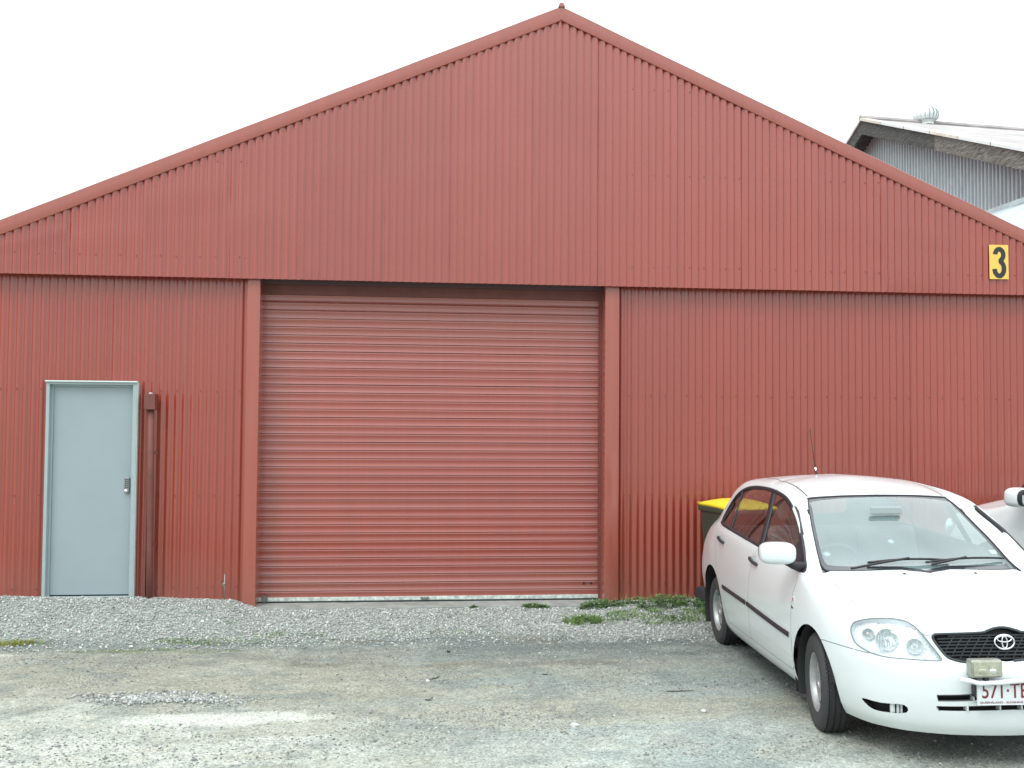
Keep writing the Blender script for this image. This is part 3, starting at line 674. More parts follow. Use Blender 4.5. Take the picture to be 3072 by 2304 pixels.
gs = thing("grey_shed", (10.1, 11.27, 0), label="old grey corrugated iron shed with weathered timber barge boards behind the red shed", cat="shed")
A = Vector((0, 0, 8.73)); dn = Vector((-.03, -1, -.39)); df = Vector((.03, 1, -.39)); rd_ = Vector((1, .10, 0))
def board(P0, P1, h, th, m, name, off=Vector((0, 0, 0))):
    a = P0+off; b_ = P1+off; t_ = Vector((th, .03*th, 0)); dz_ = Vector((0, 0, -h))
    V = [a, b_, b_+dz_, a+dz_, a+t_, b_+t_, b_+dz_+t_, a+dz_+t_]
    return B().add(V, [(0, 1, 2, 3), (4, 7, 6, 5), (0, 4, 5, 1), (1, 5, 6, 2), (2, 6, 7, 3), (3, 7, 4, 0)]).obj(name, m, gs)
board(A+dn*.0, A+dn*3.28, .31, .05, M_board, "barge_board", Vector((0, 0, -.05)))
board(A+dn*3.285, A+dn*8.6, .315, .05, M_board2, "barge_board", Vector((-.004, 0, -.045)))
board(A+df*.0, A+df*6, .31, .05, M_board, "barge_board", Vector((0, .004, -.05)))
def roofplane(d_, L, name):
    P = [A, A+d_*L, A+d_*L+rd_*9, A+rd_*9]; V = [p+Vector((-.03, 0, 0)) for p in P]+[p+Vector((-.03, 0, -.05)) for p in P]
    return B().add(V, [(0, 1, 2, 3), (4, 7, 6, 5), (0, 4, 5, 1), (1, 5, 6, 2), (2, 6, 7, 3), (3, 7, 4, 0)]).obj(name, M_oldroof, gs)
roofplane(dn, 8.6, "roof_plane"); roofplane(df, 6, "roof_plane")
n_ = 40
for k in range(8):                                      # roofing sheets' edges over the barge
    a = A+dn*(1.06*k+.01); b_ = A+dn*(1.06*k+1.05)
    V = [a+Vector((-.055, 0, .012)), b_+Vector((-.055, 0, .012)), b_+Vector((-.055, 0, -.045)), a+Vector((-.055, 0, -.045)), a+Vector((.16, 0, .014)), b_+Vector((.16, 0, .014))]
    B().add(V, [(0, 1, 2, 3), (0, 4, 5, 1)]).obj("edge_flashing", M_pale if k % 3 else mat("rust_stained_flashing", (.58, .54, .47), .6, var=.2), gs)
B().tube([A+Vector((-.04, 0, .01)), A+rd_*9+Vector((0, 0, .01))], .07, 8).obj("ridge_capping", M_oldroof, gs)
def gcorr(y0, y1, x0, name, seed):                      # gable wall: corrugations stand in the wall plane
    p = .122; seg = 8; V = []; F = []; n = int((y1-y0)/p*seg); rg_ = random.Random(seed)
    for i in range(n+1):
        y = y0+(y1-y0)*i/n; xb = x0+.03*(y)+.030*math.cos(2*math.pi*y/p)+rg_.uniform(-.001, .001)
        top = 8.73-.39*abs(y)-.10
        V += [(xb, y, 0), (xb, y, top*.5), (xb, y, top)]
    for i in range(n): F += [(i*3, i*3+1, i*3+4, i*3+3), (i*3+1, i*3+2, i*3+5, i*3+4)]
    me = mesh(name, V, F); cg = me.color_attributes.new("rib_shade", 'FLOAT_COLOR', 'POINT')
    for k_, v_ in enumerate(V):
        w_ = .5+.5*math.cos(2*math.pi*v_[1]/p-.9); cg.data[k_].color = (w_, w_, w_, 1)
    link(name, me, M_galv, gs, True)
ya = -8.6
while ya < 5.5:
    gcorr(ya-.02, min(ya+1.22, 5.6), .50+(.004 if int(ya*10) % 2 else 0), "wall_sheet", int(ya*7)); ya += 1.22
B().box(.6, 9, 5.5, 5.6, 0, 6.4).obj("end_wall", M_galv, gs)
# soffit of the overhang
for d_, L in ((dn, 8.6), (df, 6)):
    P = [A, A+d_*L, A+d_*L+Vector((.56, .02, 0)), A+Vector((.56, .02, 0))]
    B().add([p+Vector((.03, 0, -.09)) for p in P], [(0, 1, 2, 3)]).obj("soffit", M_board, gs)
# turbine ventilator on the ridge
tv = thing("turbine_vent", tuple(Vector((10.1, 11.27, 0))+A+rd_*1.63+Vector((0, 0, -.03))), label="round ribbed metal ventilator on the ridge of the grey shed", cat="roof vent")
tv.scale = (.97, .97, .86)
M_alu = mat("dull_aluminium", (.72, .76, .76), .5, .15, var=.12, vscale=10)
B().lathe([(.17, -.02), (.17, .08), (.215, .09)], 24, Matrix.Rotation(math.pi/2, 4, 'X') @ Matrix.Scale(-1, 4, (0, 1, 0)) @ Matrix.Scale(-1, 4, (0, 1, 0))).obj("throat", M_alu, tv, True)
NB = 18
for k in range(NB):
    a0 = 2*math.pi*k/NB; V = []; F = []
    for i in range(9):
        ph = -.62+2.05*i/8                                 # latitude
        r = .285*math.cos(ph); z = .25+.235*math.sin(ph)
        for j, (da, dr) in enumerate(((0, .014), (.13, .010), (.26, .0), (.37, -.022))):
            V.append(((r+dr)*math.cos(a0+da), (r+dr)*math.sin(a0+da), z))
    for i in range(8):
        for j in range(3): F.append((i*4+j, i*4+j+1, (i+1)*4+j+1, (i+1)*4+j))
    B().add(V, F).obj("vane", M_alu, tv, True)
B().lathe([(0, .015), (.05, .012), (.075, 0)], 16, Matrix.Translation((0, 0, .478)) @ Matrix.Rotation(math.pi/2, 4, 'X')).obj("cap", M_alu, tv, True)

# ---- white lean-to roof in front of the grey shed
M_lt = mat("chalky_white_sheet", (.43, .485, .505), .6, var=.22, vscale=1.4, bump=.3, bscale=5)
lt = thing("lean_to_roof", (9.86, 4.4, 0), label="chalky white low lean-to roof against the grey corrugated shed", cat="roof")
V = []; F = []; nx_, ny_ = 6, 40
for i in range(nx_+1):
    for j in range(ny_+1):
        u = i/nx_; v = j/ny_; V.append((-.02-1.9*u-.10*v, -2.4+8.0*v, 5.40-1.05*u+.015*math.sin(j*1.1)*u+.02*math.sin(i*2+j*.35)))
for i in range(nx_):
    for j in range(ny_): F.append((i*(ny_+1)+j, i*(ny_+1)+j+1, (i+1)*(ny_+1)+j+1, (i+1)*(ny_+1)+j))
o = link("sheet", mesh("sheet", V, F), M_lt, lt, True); md = o.modifiers.new("s", 'SOLIDIFY'); md.thickness = .03
B().box(-.08, .03, -2.4, 5.6, 5.38, 5.47).obj("apron_flashing", mat("apron_grey", (.36, .43, .45), .6, var=.2, vscale=4), lt)
for y in (-2.2, 1.6, 5.3): B().box(-1.95, -1.87, y, y+.08, 0, 4.34).obj("post", M_board, lt)
cb = B().tube([(-.30, -.2, 5.30), (-.34, -.9, 5.28), (-.55, -1.3, 5.14), (-.60, -2.2, 5.10)], .012, 6).tube([(-.05, -.95, 5.95), (-.09, -.97, 5.4), (-.45, -1.0, 5.18)], .010, 6)
tag(cb.obj("cable", M_black, None, True), "thin dark cable dangling over the white lean-to roof", "cable").location = (9.86, 4.4, 0)

# ------------------------------------------------------------------ cars
# ---- car body surface net: columns run round the half car (y>=0 as half width), rows go from sill to roof spine
CAR_NET = [
 [(.80,0,.19),(.83,0,.26),(.845,0,.40),(.85,0,.52),(.80,0,.60),(.765,0,.765),(.45,0,.880),(-.15,0,.965),(-.56,0,1.205),(-.95,0,1.425),(-1.25,0,1.50),(-1.45,0,1.525)],
 [(.78,.25,.19),(.815,.25,.26),(.83,.25,.40),(.835,.25,.52),(.79,.25,.60),(.755,.25,.755),(.43,.25,.873),(-.155,.24,.962),(-.565,.22,1.20),(-.95,.2,1.423),(-1.27,.19,1.497),(-1.5,0,1.528)],
 [(.70,.48,.19),(.745,.48,.26),(.765,.49,.40),(.765,.49,.52),(.735,.48,.60),(.69,.46,.755),(.36,.47,.858),(-.165,.45,.955),(-.58,.40,1.19),(-.95,.36,1.413),(-1.3,.34,1.488),(-1.55,0,1.53)],
 [(.55,.64,.19),(.60,.66,.26),(.625,.67,.40),(.63,.67,.52),(.62,.665,.62),(.53,.64,.785),(.25,.62,.852),(-.18,.60,.948),(-.58,.54,1.18),(-.95,.49,1.40),(-1.33,.45,1.478),(-1.6,0,1.532)],
 [(.36,.73,.20),(.42,.75,.27),(.46,.765,.40),(.47,.77,.52),(.45,.77,.63),(.36,.74,.79),(.12,.70,.868),(-.20,.665,.943),(-.56,.60,1.165),(-.95,.54,1.39),(-1.37,.51,1.465),(-1.65,0,1.533)],
 [(.25,.76,.21),(.27,.79,.28),(.25,.815,.40),(.24,.825,.52),(.22,.825,.66),(.15,.795,.82),(0.0,.755,.89),(-.18,.715,.945),(-.54,.65,1.165),(-.95,.585,1.39),(-1.42,.54,1.465),(-1.7,0,1.533)],
 [(.0,.77,.20),(.0,.81,.28),(.0,.83,.40),(.0,.84,.52),(-.02,.84,.70),(-.05,.815,.87),(-.10,.785,.92),(-.16,.765,.948),(-.50,.69,1.185),(-.96,.61,1.395),(-1.45,.575,1.457),(-1.75,0,1.533)],
 [(-.28,.77,.19),(-.28,.82,.26),(-.28,.845,.40),(-.28,.85,.55),(-.28,.85,.74),(-.27,.825,.90),(-.27,.81,.945),(-.28,.795,.975),(-.50,.705,1.20),(-.96,.635,1.395),(-1.48,.59,1.455),(-1.8,0,1.532)],
 [(-.65,.77,.19),(-.65,.82,.25),(-.65,.85,.40),(-.65,.86,.55),(-.65,.855,.76),(-.65,.83,.92),(-.65,.81,.972),(-.65,.798,.995),(-.72,.71,1.23),(-1.02,.635,1.405),(-1.5,.60,1.457),(-1.85,0,1.531)],
 [(-1.05,.775,.19),(-1.05,.82,.25),(-1.05,.853,.40),(-1.05,.862,.56),(-1.05,.857,.78),(-1.05,.832,.95),(-1.05,.812,1.0),(-1.05,.798,1.02),(-1.07,.71,1.24),(-1.2,.63,1.425),(-1.55,.59,1.465),(-1.9,0,1.53)],
 [(-1.5,.775,.19),(-1.5,.82,.25),(-1.5,.853,.40),(-1.5,.862,.57),(-1.5,.857,.79),(-1.5,.832,.98),(-1.5,.81,1.03),(-1.5,.796,1.05),(-1.5,.71,1.25),(-1.55,.625,1.44),(-1.7,.57,1.478),(-1.95,0,1.528)],
 [(-1.95,.775,.19),(-1.95,.82,.25),(-1.95,.85,.41),(-1.95,.858,.58),(-1.95,.854,.80),(-1.95,.83,1.0),(-1.95,.805,1.05),(-1.95,.79,1.07),(-1.95,.71,1.25),(-1.95,.62,1.44),(-1.95,.56,1.478),(-2.0,0,1.525)],
 [(-2.3,.77,.20),(-2.3,.81,.27),(-2.3,.845,.42),(-2.3,.853,.58),(-2.3,.848,.80),(-2.3,.82,1.01),(-2.3,.795,1.06),(-2.3,.78,1.09),(-2.3,.71,1.24),(-2.25,.63,1.42),(-2.2,.56,1.47),(-2.1,0,1.52)],
 [(-2.6,.76,.22),(-2.6,.80,.30),(-2.6,.835,.44),(-2.6,.845,.60),(-2.6,.84,.82),(-2.6,.805,1.0),(-2.58,.78,1.06),(-2.56,.765,1.09),(-2.49,.70,1.25),(-2.42,.63,1.39),(-2.35,.55,1.455),(-2.2,0,1.512)],
 [(-2.9,.74,.24),(-2.95,.78,.32),(-2.97,.81,.46),(-2.98,.825,.60),(-2.97,.81,.82),(-2.92,.77,.99),(-2.85,.74,1.05),(-2.78,.725,1.09),(-2.65,.66,1.25),(-2.54,.60,1.37),(-2.45,.52,1.435),(-2.3,0,1.50)],
 [(-3.1,.68,.26),(-3.2,.72,.33),(-3.25,.75,.46),(-3.26,.76,.60),(-3.2,.75,.84),(-3.1,.70,.98),(-3.02,.68,1.05),(-2.95,.66,1.09),(-2.78,.60,1.25),(-2.63,.54,1.36),(-2.52,.47,1.425),(-2.35,0,1.49)],
 [(-3.25,.5,.26),(-3.33,.52,.33),(-3.37,.53,.46),(-3.37,.53,.60),(-3.30,.53,.84),(-3.2,.5,.98),(-3.1,.49,1.05),(-3.03,.48,1.1),(-2.85,.45,1.25),(-2.68,.41,1.38),(-2.55,.36,1.44),(-2.38,0,1.487)],
 [(-3.3,0,.26),(-3.38,0,.33),(-3.42,0,.46),(-3.42,0,.60),(-3.35,0,.84),(-3.25,0,.98),(-3.15,0,1.06),(-3.07,0,1.11),(-2.88,0,1.27),(-2.7,0,1.40),(-2.57,0,1.455),(-2.4,0,1.486)],
]
def akima(t, P, tq):
    # t (n,), P (n,k), tq (m,) -> (m,k), modified Akima slopes
    d = np.diff(P, axis=0) / np.diff(t)[:, None]
    d = np.vstack([2*d[0]*1.0-d[1]*1.0, d[0], d, d[-1], d[-1]]) if False else np.vstack([2*d[0]-d[1], d, 2*d[-1]-d[-2]])
    d = np.vstack([2*d[0]-d[1], d, 2*d[-1]-d[-2]])
    w1 = np.abs(d[3:]-d[2:-1]) + np.abs(d[3:]+d[2:-1])/2 + 1e-9
    w2 = np.abs(d[1:-2]-d[:-3]) + np.abs(d[1:-2]+d[:-3])/2 + 1e-9
    s = (w1*d[1:-2] + w2*d[2:-1])/(w1+w2)
    i = np.clip(np.searchsorted(t, tq, side='right')-1, 0, len(t)-2)
    h = (t[i+1]-t[i]); u = ((tq-t[i])/h)[:, None]; h = h[:, None]
    return (2*u**3-3*u**2+1)*P[i] + (u**3-2*u**2+u)*h*s[i] + (-2*u**3+3*u**2)*P[i+1] + (u**3-u**2)*h*s[i+1]
def car_half(nt=190, nv=96):
    N = np.array(CAR_NET, float)                      # (cols, rows, 3)
    def chord(A):                                      # mean chord parameter along axis 0
        L = np.linalg.norm(np.diff(A, axis=0), axis=2).mean(1); return np.concatenate([[0], np.cumsum(np.maximum(L, .03))])
    tc = chord(N); tq = np.linspace(0, tc[-1], nt)
    # mirrored extension so that the centreline is smooth
    Nm = np.concatenate([N[2:0:-1]*[1, -1, 1], N, N[-2:-4:-1]*[1, -1, 1]])
    tm = np.concatenate([-tc[2:0:-1], tc, 2*tc[-1]-tc[-2:-4:-1]])
    A = np.stack([akima(tm, Nm[:, r], tq) for r in range(N.shape[1])], 1)   # (nt, rows, 3)
    tr = chord(N.transpose(1, 0, 2)); vq = np.linspace(0, tr[-1], nv)
    G = np.stack([akima(tr, A[c], vq) for c in range(nt)], 0)               # (nt, nv, 3)
    G[0, :, 1] = 0; G[-1, :, 1] = 0; G[:, -1, 1] = 0
    # smooth slightly
    for _ in range(2):
        G[1:-1, 1:-1] = .5*G[1:-1, 1:-1] + .125*(G[2:, 1:-1]+G[:-2, 1:-1]+G[1:-1, 2:]+G[1:-1, :-2])
    G[:, :, 1] *= -1                                    # driver's side (y<0)
    return G


def smooth_poly(P, sub=5, closed=True):
    P = [Vector(p) for p in P]; n = len(P); R = []
    for i in range(n if closed else n-1):
        if closed: a, b_, c, d = P[i-1], P[i], P[(i+1) % n], P[(i+2) % n]
        else: a, b_, c, d = P[max(i-1, 0)], P[i], P[i+1], P[min(i+2, n-1)]
        for k in range(sub):
            t_ = k/sub; R.append(.5*((2*b_)+(c-a)*t_+(2*a-5*b_+4*c-d)*t_*t_+(3*b_-a-3*c+d)*t_**3))
    if not closed: R.append(P[-1])
    return R

def in_poly(x, y, P):
    c = False; n = len(P); j = n-1
    for i in range(n):
        if (P[i][1] > y) != (P[j][1] > y) and x < (P[j][0]-P[i][0])*(y-P[i][1])/(P[j][1]-P[i][1])+P[i][0]: c = not c
        j = i
    return c

class Shell:
    def __init__(s):
        G = car_half(); nt_, nv_, _ = G.shape; V = G.reshape(-1, 3); F = []
        for i in range(nt_-1):
            for j in range(nv_-1):
                a = i*nv_+j; F.append((a, a+1, a+nv_+1, a+nv_))
        s.bm = bmesh.new(); vs = [s.bm.verts.new(v) for v in V]
        for f in F: s.bm.faces.new([vs[k] for k in f])
        bmesh.ops.remove_doubles(s.bm, verts=s.bm.verts, dist=.0004)
        bmesh.ops.recalc_face_normals(s.bm, faces=s.bm.faces)
        f0 = max(s.bm.faces, key=lambda f: f.calc_center_median().z)
        if f0.normal.z < 0: bmesh.ops.reverse_faces(s.bm, faces=s.bm.faces)
        s.lay = s.bm.faces.layers.int.new("part"); s.bvh = BVHTree.FromBMesh(s.bm)
        s.polys = {}
    def basis(s, n):
        n = Vector(n).normalized(); a = Vector((0, 0, 1)).cross(n)
        if a.length < .1: a = Vector((0, 1, 0)).cross(n)
        a.normalize(); return n, a, n.cross(a)
    def cut(s, pid, P, n, only=None, mincos=.08, side=None):
        """split the shell along the polygon P seen along n; faces inside get part id pid"""
        n, a, b_ = s.basis(n); Q = [(p.dot(a), p.dot(b_)) for p in P]; m = len(Q)
        x0 = min(q[0] for q in Q)-.04; x1 = max(q[0] for q in Q)+.04; y0 = min(q[1] for q in Q)-.04; y1 = max(q[1] for q in Q)+.04
        def ok(f):
            c = f.calc_center_median(); return f.normal.dot(n) > mincos and x0 < c.dot(a) < x1 and y0 < c.dot(b_) < y1 and (side is None or side(c)) and (only is None or f[s.lay] in only)
        cand = set(f for f in s.bm.faces if ok(f))
        for i in range(m):
            p, q = P[i], P[(i+1) % m]; e = (q-p)
            pn = e.cross(n)
            if pn.length < 1e-6: continue
            pn.normalize(); A2 = Vector(Q[i]); B2 = Vector(Q[(i+1) % m]); L = (B2-A2).length; dr = (B2-A2)/L
            sel = []
            for f in cand:
                if not f.is_valid: continue
                c = f.calc_center_median(); w = Vector((c.dot(a), c.dot(b_)))-A2; t_ = w.dot(dr)
                if -.02 < t_ < L+.02 and abs((c-p).dot(pn)) < .03: sel.append(f)
            if not sel: continue
            ed = list({e_ for f in sel for e_ in f.edges}); ve = list({v for f in sel for v in f.verts})
            r = bmesh.ops.bisect_plane(s.bm, geom=sel+ed+ve, dist=1e-5, plane_co=p, plane_no=pn)
            cand |= {g for g in r['geom'] if isinstance(g, bmesh.types.BMFace)}
            cand = {f for f in cand if f.is_valid}
        for f in cand:
            if f.is_valid:
                c = f.calc_center_median()
                if f.normal.dot(n) > mincos and in_poly(c.dot(a), c.dot(b_), Q): f[s.lay] = pid
    def on(s, p, off=0.0):
        p = Vector(p); f = p.y > 0
        if f: p.y = -p.y
        l, nn, i, d = s.bvh.find_nearest(p); l = l+nn*off; nn = nn.copy()
        if f: l.y = -l.y; nn.y = -nn.y
        return l, nn
    def extract(s, pids, off=0.0, mirror='join', thick=0.0):
        """mesh data of the faces with these part ids"""
        vs = {}; V = []; F = []
        for f in s.bm.faces:
            if f[s.lay] in pids:
                for v in f.verts:
                    if v.index not in vs: vs[v.index] = len(V); V.append(v.co+v.normal*off)
                F.append(tuple(vs[v.index] for v in f.verts))
        V2 = [Vector((v.x, -v.y, v.z)) for v in V]; F2 = [f[::-1] for f in F]
        out_ = []
        if mirror == 'join':
            n = len(V); me = mesh("p", V+V2, F+[tuple(n+k for k in f) for f in F2]); bm = bmesh.new(); bm.from_mesh(me)
            bmesh.ops.remove_doubles(bm, verts=[v for v in bm.verts if abs(v.co.y) < .002], dist=.003)
            bm.to_mesh(me); bm.free(); out_ = [me]
        elif mirror == 'split': out_ = [mesh("p", V, F), mesh("p", V2, F2)]
        return out_
    def strip(s, P, w, off, closed=True, depth=0.0):
        """ribbon lying on the shell along the path P"""
        n = len(P); L = []; 
        pts = [s.on(p) for p in P]
        V = []; F = []
        for i in range(n):
            a = pts[(i+1) % n][0] if closed or i < n-1 else pts[i][0]; b_ = pts[i-1][0] if closed or i > 0 else pts[i][0]
            d = (a-b_).normalized(); nn = pts[i][1]; t_ = d.cross(nn).normalized(); p = pts[i][0]
            V += [p-t_*w/2-nn*.004, p-t_*w/2+nn*off, p+t_*w/2+nn*off, p+t_*w/2-nn*.004]
        for i in range(n if closed else n-1):
            j = (i+1) % n
            for k in range(3): F.append((i*4+k, j*4+k, j*4+k+1, i*4+k+1))
        return V, F

def halfpath(P):
    """longest run of points on the modelled half (y <= 0)"""
    n = len(P); best = []
    for s0 in range(n):
        if P[s0-1].y > .001 or s0 == 0:
            run = []
            k = s0
            while len(run) < n and P[k % n].y <= .001: run.append(P[k % n]); k += 1
            if len(run) > len(best): best = run
    return best

def mir(V): return [Vector((v[0], -v[1], v[2])) for v in V]

def resample(P, step, closed=True):
    R = []; n = len(P)
    for i in range(n if closed else n-1):
        a, b_ = P[i], P[(i+1) % n]; k = max(1, int((b_-a).length/step)); R += [a.lerp(b_, j/k) for j in range(k)]
    if not closed: R.append(P[-1])
    return R

SH = Shell()
PID = dict(body=0, arch=1, ws=2, wsb=3, sglass=4, bonnet=5, fdoor=6, rdoor=7, lamp=8, grille=9, intake=10, fog=11, bumper=12, roof=13, rwin=14, trim=15, tailgate=16, rlamp=17, rbumper=18)
v3 = lambda L: [Vector(p) for p in L]
SIDE = (0, -1, .12)
# glasshouse outline on the side, then doors, screens, lamps, openings
WIN = smooth_poly([(-2.46, -.72, 1.075), (-2.44, -.70, 1.17), (-2.36, -.67, 1.29), (-2.20, -.645, 1.375), (-1.94, -.62, 1.415), (-1.55, -.62, 1.425), (-1.25, -.63, 1.415), (-.97, -.64, 1.38), (-.72, -.66, 1.30), (-.51, -.70, 1.195), (-.31, -.745, 1.06), (-.20, -.775, .972), (-.23, -.785, .950), (-.45, -.79, .968), (-1.1, -.80, 1.015), (-1.7, -.80, 1.048), (-2.3, -.785, 1.078)], 4)
FD = v3([(-.20, -.80, .93), (-.225, -.83, .88), (-.262, -.84, .80), (-.28, -.85, .72), (-.295, -.85, .55), (-.295, -.85, .42), (-.27, -.84, .33), (-.30, -.84, .295), (-1.30, -.84, .30), (-1.305, -.85, .6), (-1.27, -.85, .78), (-1.20, -.84, .93), (-1.12, -.79, 1.02), (-1.13, -.78, 1.035), (-.25, -.78, .975)])
FD = v3([(-.235, -.80, .945), (-.232, -.83, .88), (-.262, -.84, .80), (-.28, -.85, .72), (-.295, -.85, .55), (-.295, -.85, .42), (-.28, -.84, .33), (-.33, -.84, .295), (-1.30, -.84, .30), (-1.305, -.85, .6), (-1.275, -.85, .78), (-1.21, -.84, .93), (-1.13, -.79, 1.018)])
RDR = v3([(-1.13, -.79, 1.018), (-1.21, -.84, .93), (-1.275, -.85, .78), (-1.305, -.85, .6), (-1.30, -.84, .30), (-2.0, -.84, .30), (-2.09, -.85, .42), (-2.17, -.85, .53), (-2.30, -.85, .66), (-2.40, -.84, .80), (-2.44, -.83, .93), (-2.43, -.79, 1.07), (-2.3, -.785, 1.078), (-1.7, -.80, 1.048)])
circ = lambda cx, cz, rx, rz, n=44: [Vector((cx+rx*math.cos(2*math.pi*i/n), -.84, cz+rz*math.sin(2*math.pi*i/n))) for i in range(n)]
FA = circ(.040, .305, .325, .352); RA = circ(-2.575, .30, .415, .402)
WSO = smooth_poly([(-.158, .06, .967), (-.158, -.16, .967), (-.172, -.44, .960), (-.205, -.60, .955), (-.245, -.637, .967), (-.342, -.635, 1.018), (-.527, -.603, 1.144), (-.786, -.547, 1.313), (-.905, -.512, 1.383), (-.925, -.49, 1.392), (-.910, -.228, 1.405), (-.910, .0, 1.411), (-.910, .06, 1.411)], 3)
WSI = smooth_poly([(-.205, .06, .99), (-.205, -.16, .99), (-.225, -.40, .99), (-.262, -.575, .99), (-.30, -.607, 1.006), (-.40, -.600, 1.061), (-.60, -.563, 1.20), (-.80, -.518, 1.33), (-.875, -.49, 1.37), (-.885, -.22, 1.39), (-.888, .0, 1.40), (-.888, .06, 1.40)], 3)
HL = smooth_poly([(.470, -.722, .752), (.468, -.737, .709), (.504, -.738, .661), (.536, -.726, .635), (.601, -.685, .607), (.663, -.62, .593), (.72, -.524, .592), (.752, -.44, .591), (.778, -.352, .594), (.770, -.362, .625), (.746, -.392, .672), (.712, -.429, .732), (.67, -.457, .768), (.631, -.480, .784), (.585, -.53, .790), (.528, -.64, .782), (.495, -.69, .768)], 3)
GR = smooth_poly([(.80, .06, .600), (.80, -.09, .598), (.799, -.195, .590), (.796, -.245, .591), (.786, -.293, .602), (.775, -.323, .619), (.756, -.356, .666), (.740, -.378, .706), (.739, -.374, .722), (.739, -.355, .730), (.760, -.254, .736), (.767, -.117, .742), (.764, -.085, .750), (.760, -.04, .764), (.76, 0, .768), (.76, .06, .768)], 3)
BN = v3([(.80, .05, .757), (.76, -.10, .742), (.76, -.254, .737), (.738, -.372, .728), (.73, -.41, .722), (.712, -.429, .732), (.67, -.457, .768), (.631, -.480, .786), (.585, -.53, .792), (.535, -.640, .787), (.30, -.648, .835), (.02, -.650, .893), (-.155, -.654, .931), (-.195, -.61, .947), (-.168, -.44, .957), (-.150, -.16, .965), (-.150, .05, .966)])
BMP = v3([(.80, .06, .745), (.76, -.10, .738), (.739, -.37, .724), (.730, -.405, .716), (.70, -.45, .65), (.60, -.68, .600), (.54, -.73, .605), (.502, -.75, .607), (.396, -.79, .609), (.25, -.824, .606), (.22, -.83, .60), (.22, -.83, .12), (.9, 0, .12), (.9, .06, .12)])
FOG = smooth_poly([(.552, -.71, .337), (.644, -.641, .334), (.727, -.544, .342), (.729, -.534, .30), (.663, -.61, .285), (.603, -.664, .285), (.567, -.694, .307)], 3)
IN1 = v3([(.80, -.392, .412), (.836, -.197, .424), (.84, .05, .424), (.84, .05, .392), (.834, -.196, .392), (.80, -.385, .382)])
IN2 = v3([(.794, -.393, .352), (.841, .05, .368), (.841, .05, .340), (.796, -.38, .328)])
ROOFP = v3([(-.905, .05, 1.412), (-.905, -.228, 1.406), (-.918, -.49, 1.395), (-.95, -.500, 1.40), (-1.256, -.490, 1.461), (-1.68, -.480, 1.486), (-2.0, -.47, 1.49), (-2.42, -.42, 1.47), (-2.46, -.2, 1.47), (-2.47, .05, 1.47)])
RW = smooth_poly([(-3.02, .06, 1.12), (-3.00, -.40, 1.115), (-2.95, -.52, 1.12), (-2.84, -.50, 1.22), (-2.68, -.43, 1.36), (-2.62, -.36, 1.40), (-2.62, .06, 1.41)], 3)
RL = smooth_poly([(-3.1, -.70, .97), (-3.2, -.70, .84), (-3.24, -.72, .74), (-3.3, -.58, .74), (-3.25, -.56, .86), (-3.12, -.58, 1.0)], 3)
SH.cut(PID['sglass'], WIN, SIDE, side=lambda c: c.y < -.5)
SH.cut(PID['fdoor'], FD, (0, -1, 0), only=(0,)); SH.cut(PID['rdoor'], RDR, (0, -1, 0), only=(0,))
SH.cut(PID['ws'], WSO, (.45, 0, .9)); SH.cut(PID['wsb'], WSI, (.45, 0, .9), only=(2,))      # inner part = clear glass
SH.cut(PID['roof'], ROOFP, (0, 0, 1), only=(0,), mincos=.3)
SH.cut(PID['bonnet'], BN, (.2, 0, 1), only=(0,), mincos=.15)
SH.cut(PID['bumper'], BMP, (1, -.55, 0), only=(0,), mincos=-.1)
SH.cut(PID['lamp'], HL, (.72, -.62, .35), side=lambda c: c.x > .3)
SH.cut(PID['grille'], GR, (1, 0, .1), side=lambda c: c.x > .5)
SH.cut(PID['fog'], FOG, (.7, -.7, 0), side=lambda c: c.x > .4); SH.cut(PID['intake'], IN1, (1, 0, 0)); SH.cut(PID['intake'], IN2, (1, 0, 0))
SH.cut(PID['rwin'], RW, (-1, 0, .5), side=lambda c: c.x < -2.4); SH.cut(PID['rlamp'], RL, (-1, -.6, 0), side=lambda c: c.x < -2.8)
SH.cut(PID['arch'], FA, (0, -1, 0), side=lambda c: c.y < -.6, mincos=.02); SH.cut(PID['arch'], RA, (0, -1, 0), side=lambda c: c.y < -.6, mincos=.02)
SH.bm.normal_update(); SH.bm.verts.index_update()

M_grille = mat("grille_dark_grey", (.035, .042, .045), .45)
M_glass = glass_mat("window_glass", (.72, .78, .76), 1.7)
M_ws = glass_mat("windscreen_glass", (.74, .86, .86), 1.8, film=.31)
M_lens = glass_mat("lamp_lens", (.93, .96, .97), 1.3)
M_chrome = mat("chrome", (.85, .86, .87), .12, 1.0)
M_refl = mat("lamp_reflector", (.84, .88, .90), .35, .25, var=.25, vscale=60, bump=.5, bscale=40)
M_lampside = mat('lamp_side_pale', (.62, .66, .68), .4)
M_bowl = mat('lamp_bowl_grey', (.66, .71, .72), .3, .35, var=.35, vscale=70, bump=.6, bscale=50)
M_bulb = mat('lamp_bulb_dark', (.52, .57, .58), .3, .3)
M_amber = mat("lamp_amber_glass", (.60, .50, .46), .3)
M_trim = mat("black_rubber_trim", (.022, .020, .026), .55)
M_seam = mat("panel_gap", (.20, .22, .23), .8)
M_int = mat("interior_grey_cloth", (.17, .18, .18), .9, var=.15, vscale=30)
M_palecloth = mat("pale_grey_shell", (.30, .35, .35), .6)
M_int2 = mat("interior_dark_plastic", (.06, .065, .07), .6)
M_liner = mat("wheel_arch_liner", (.018, .019, .02), .9)
M_rim = mat("steel_wheel_silver", (.36, .375, .375), .42, .5, var=.2, vscale=12)
M_plate = mat("number_plate_white", (.62, .66, .67), .5)
M_maroon = mat("maroon_characters", (.16, .022, .03), .5)
M_lampglass = mat("yellowed_lamp_face", (.42, .43, .33), .15, .3, coat=.6, var=.25, vscale=30)
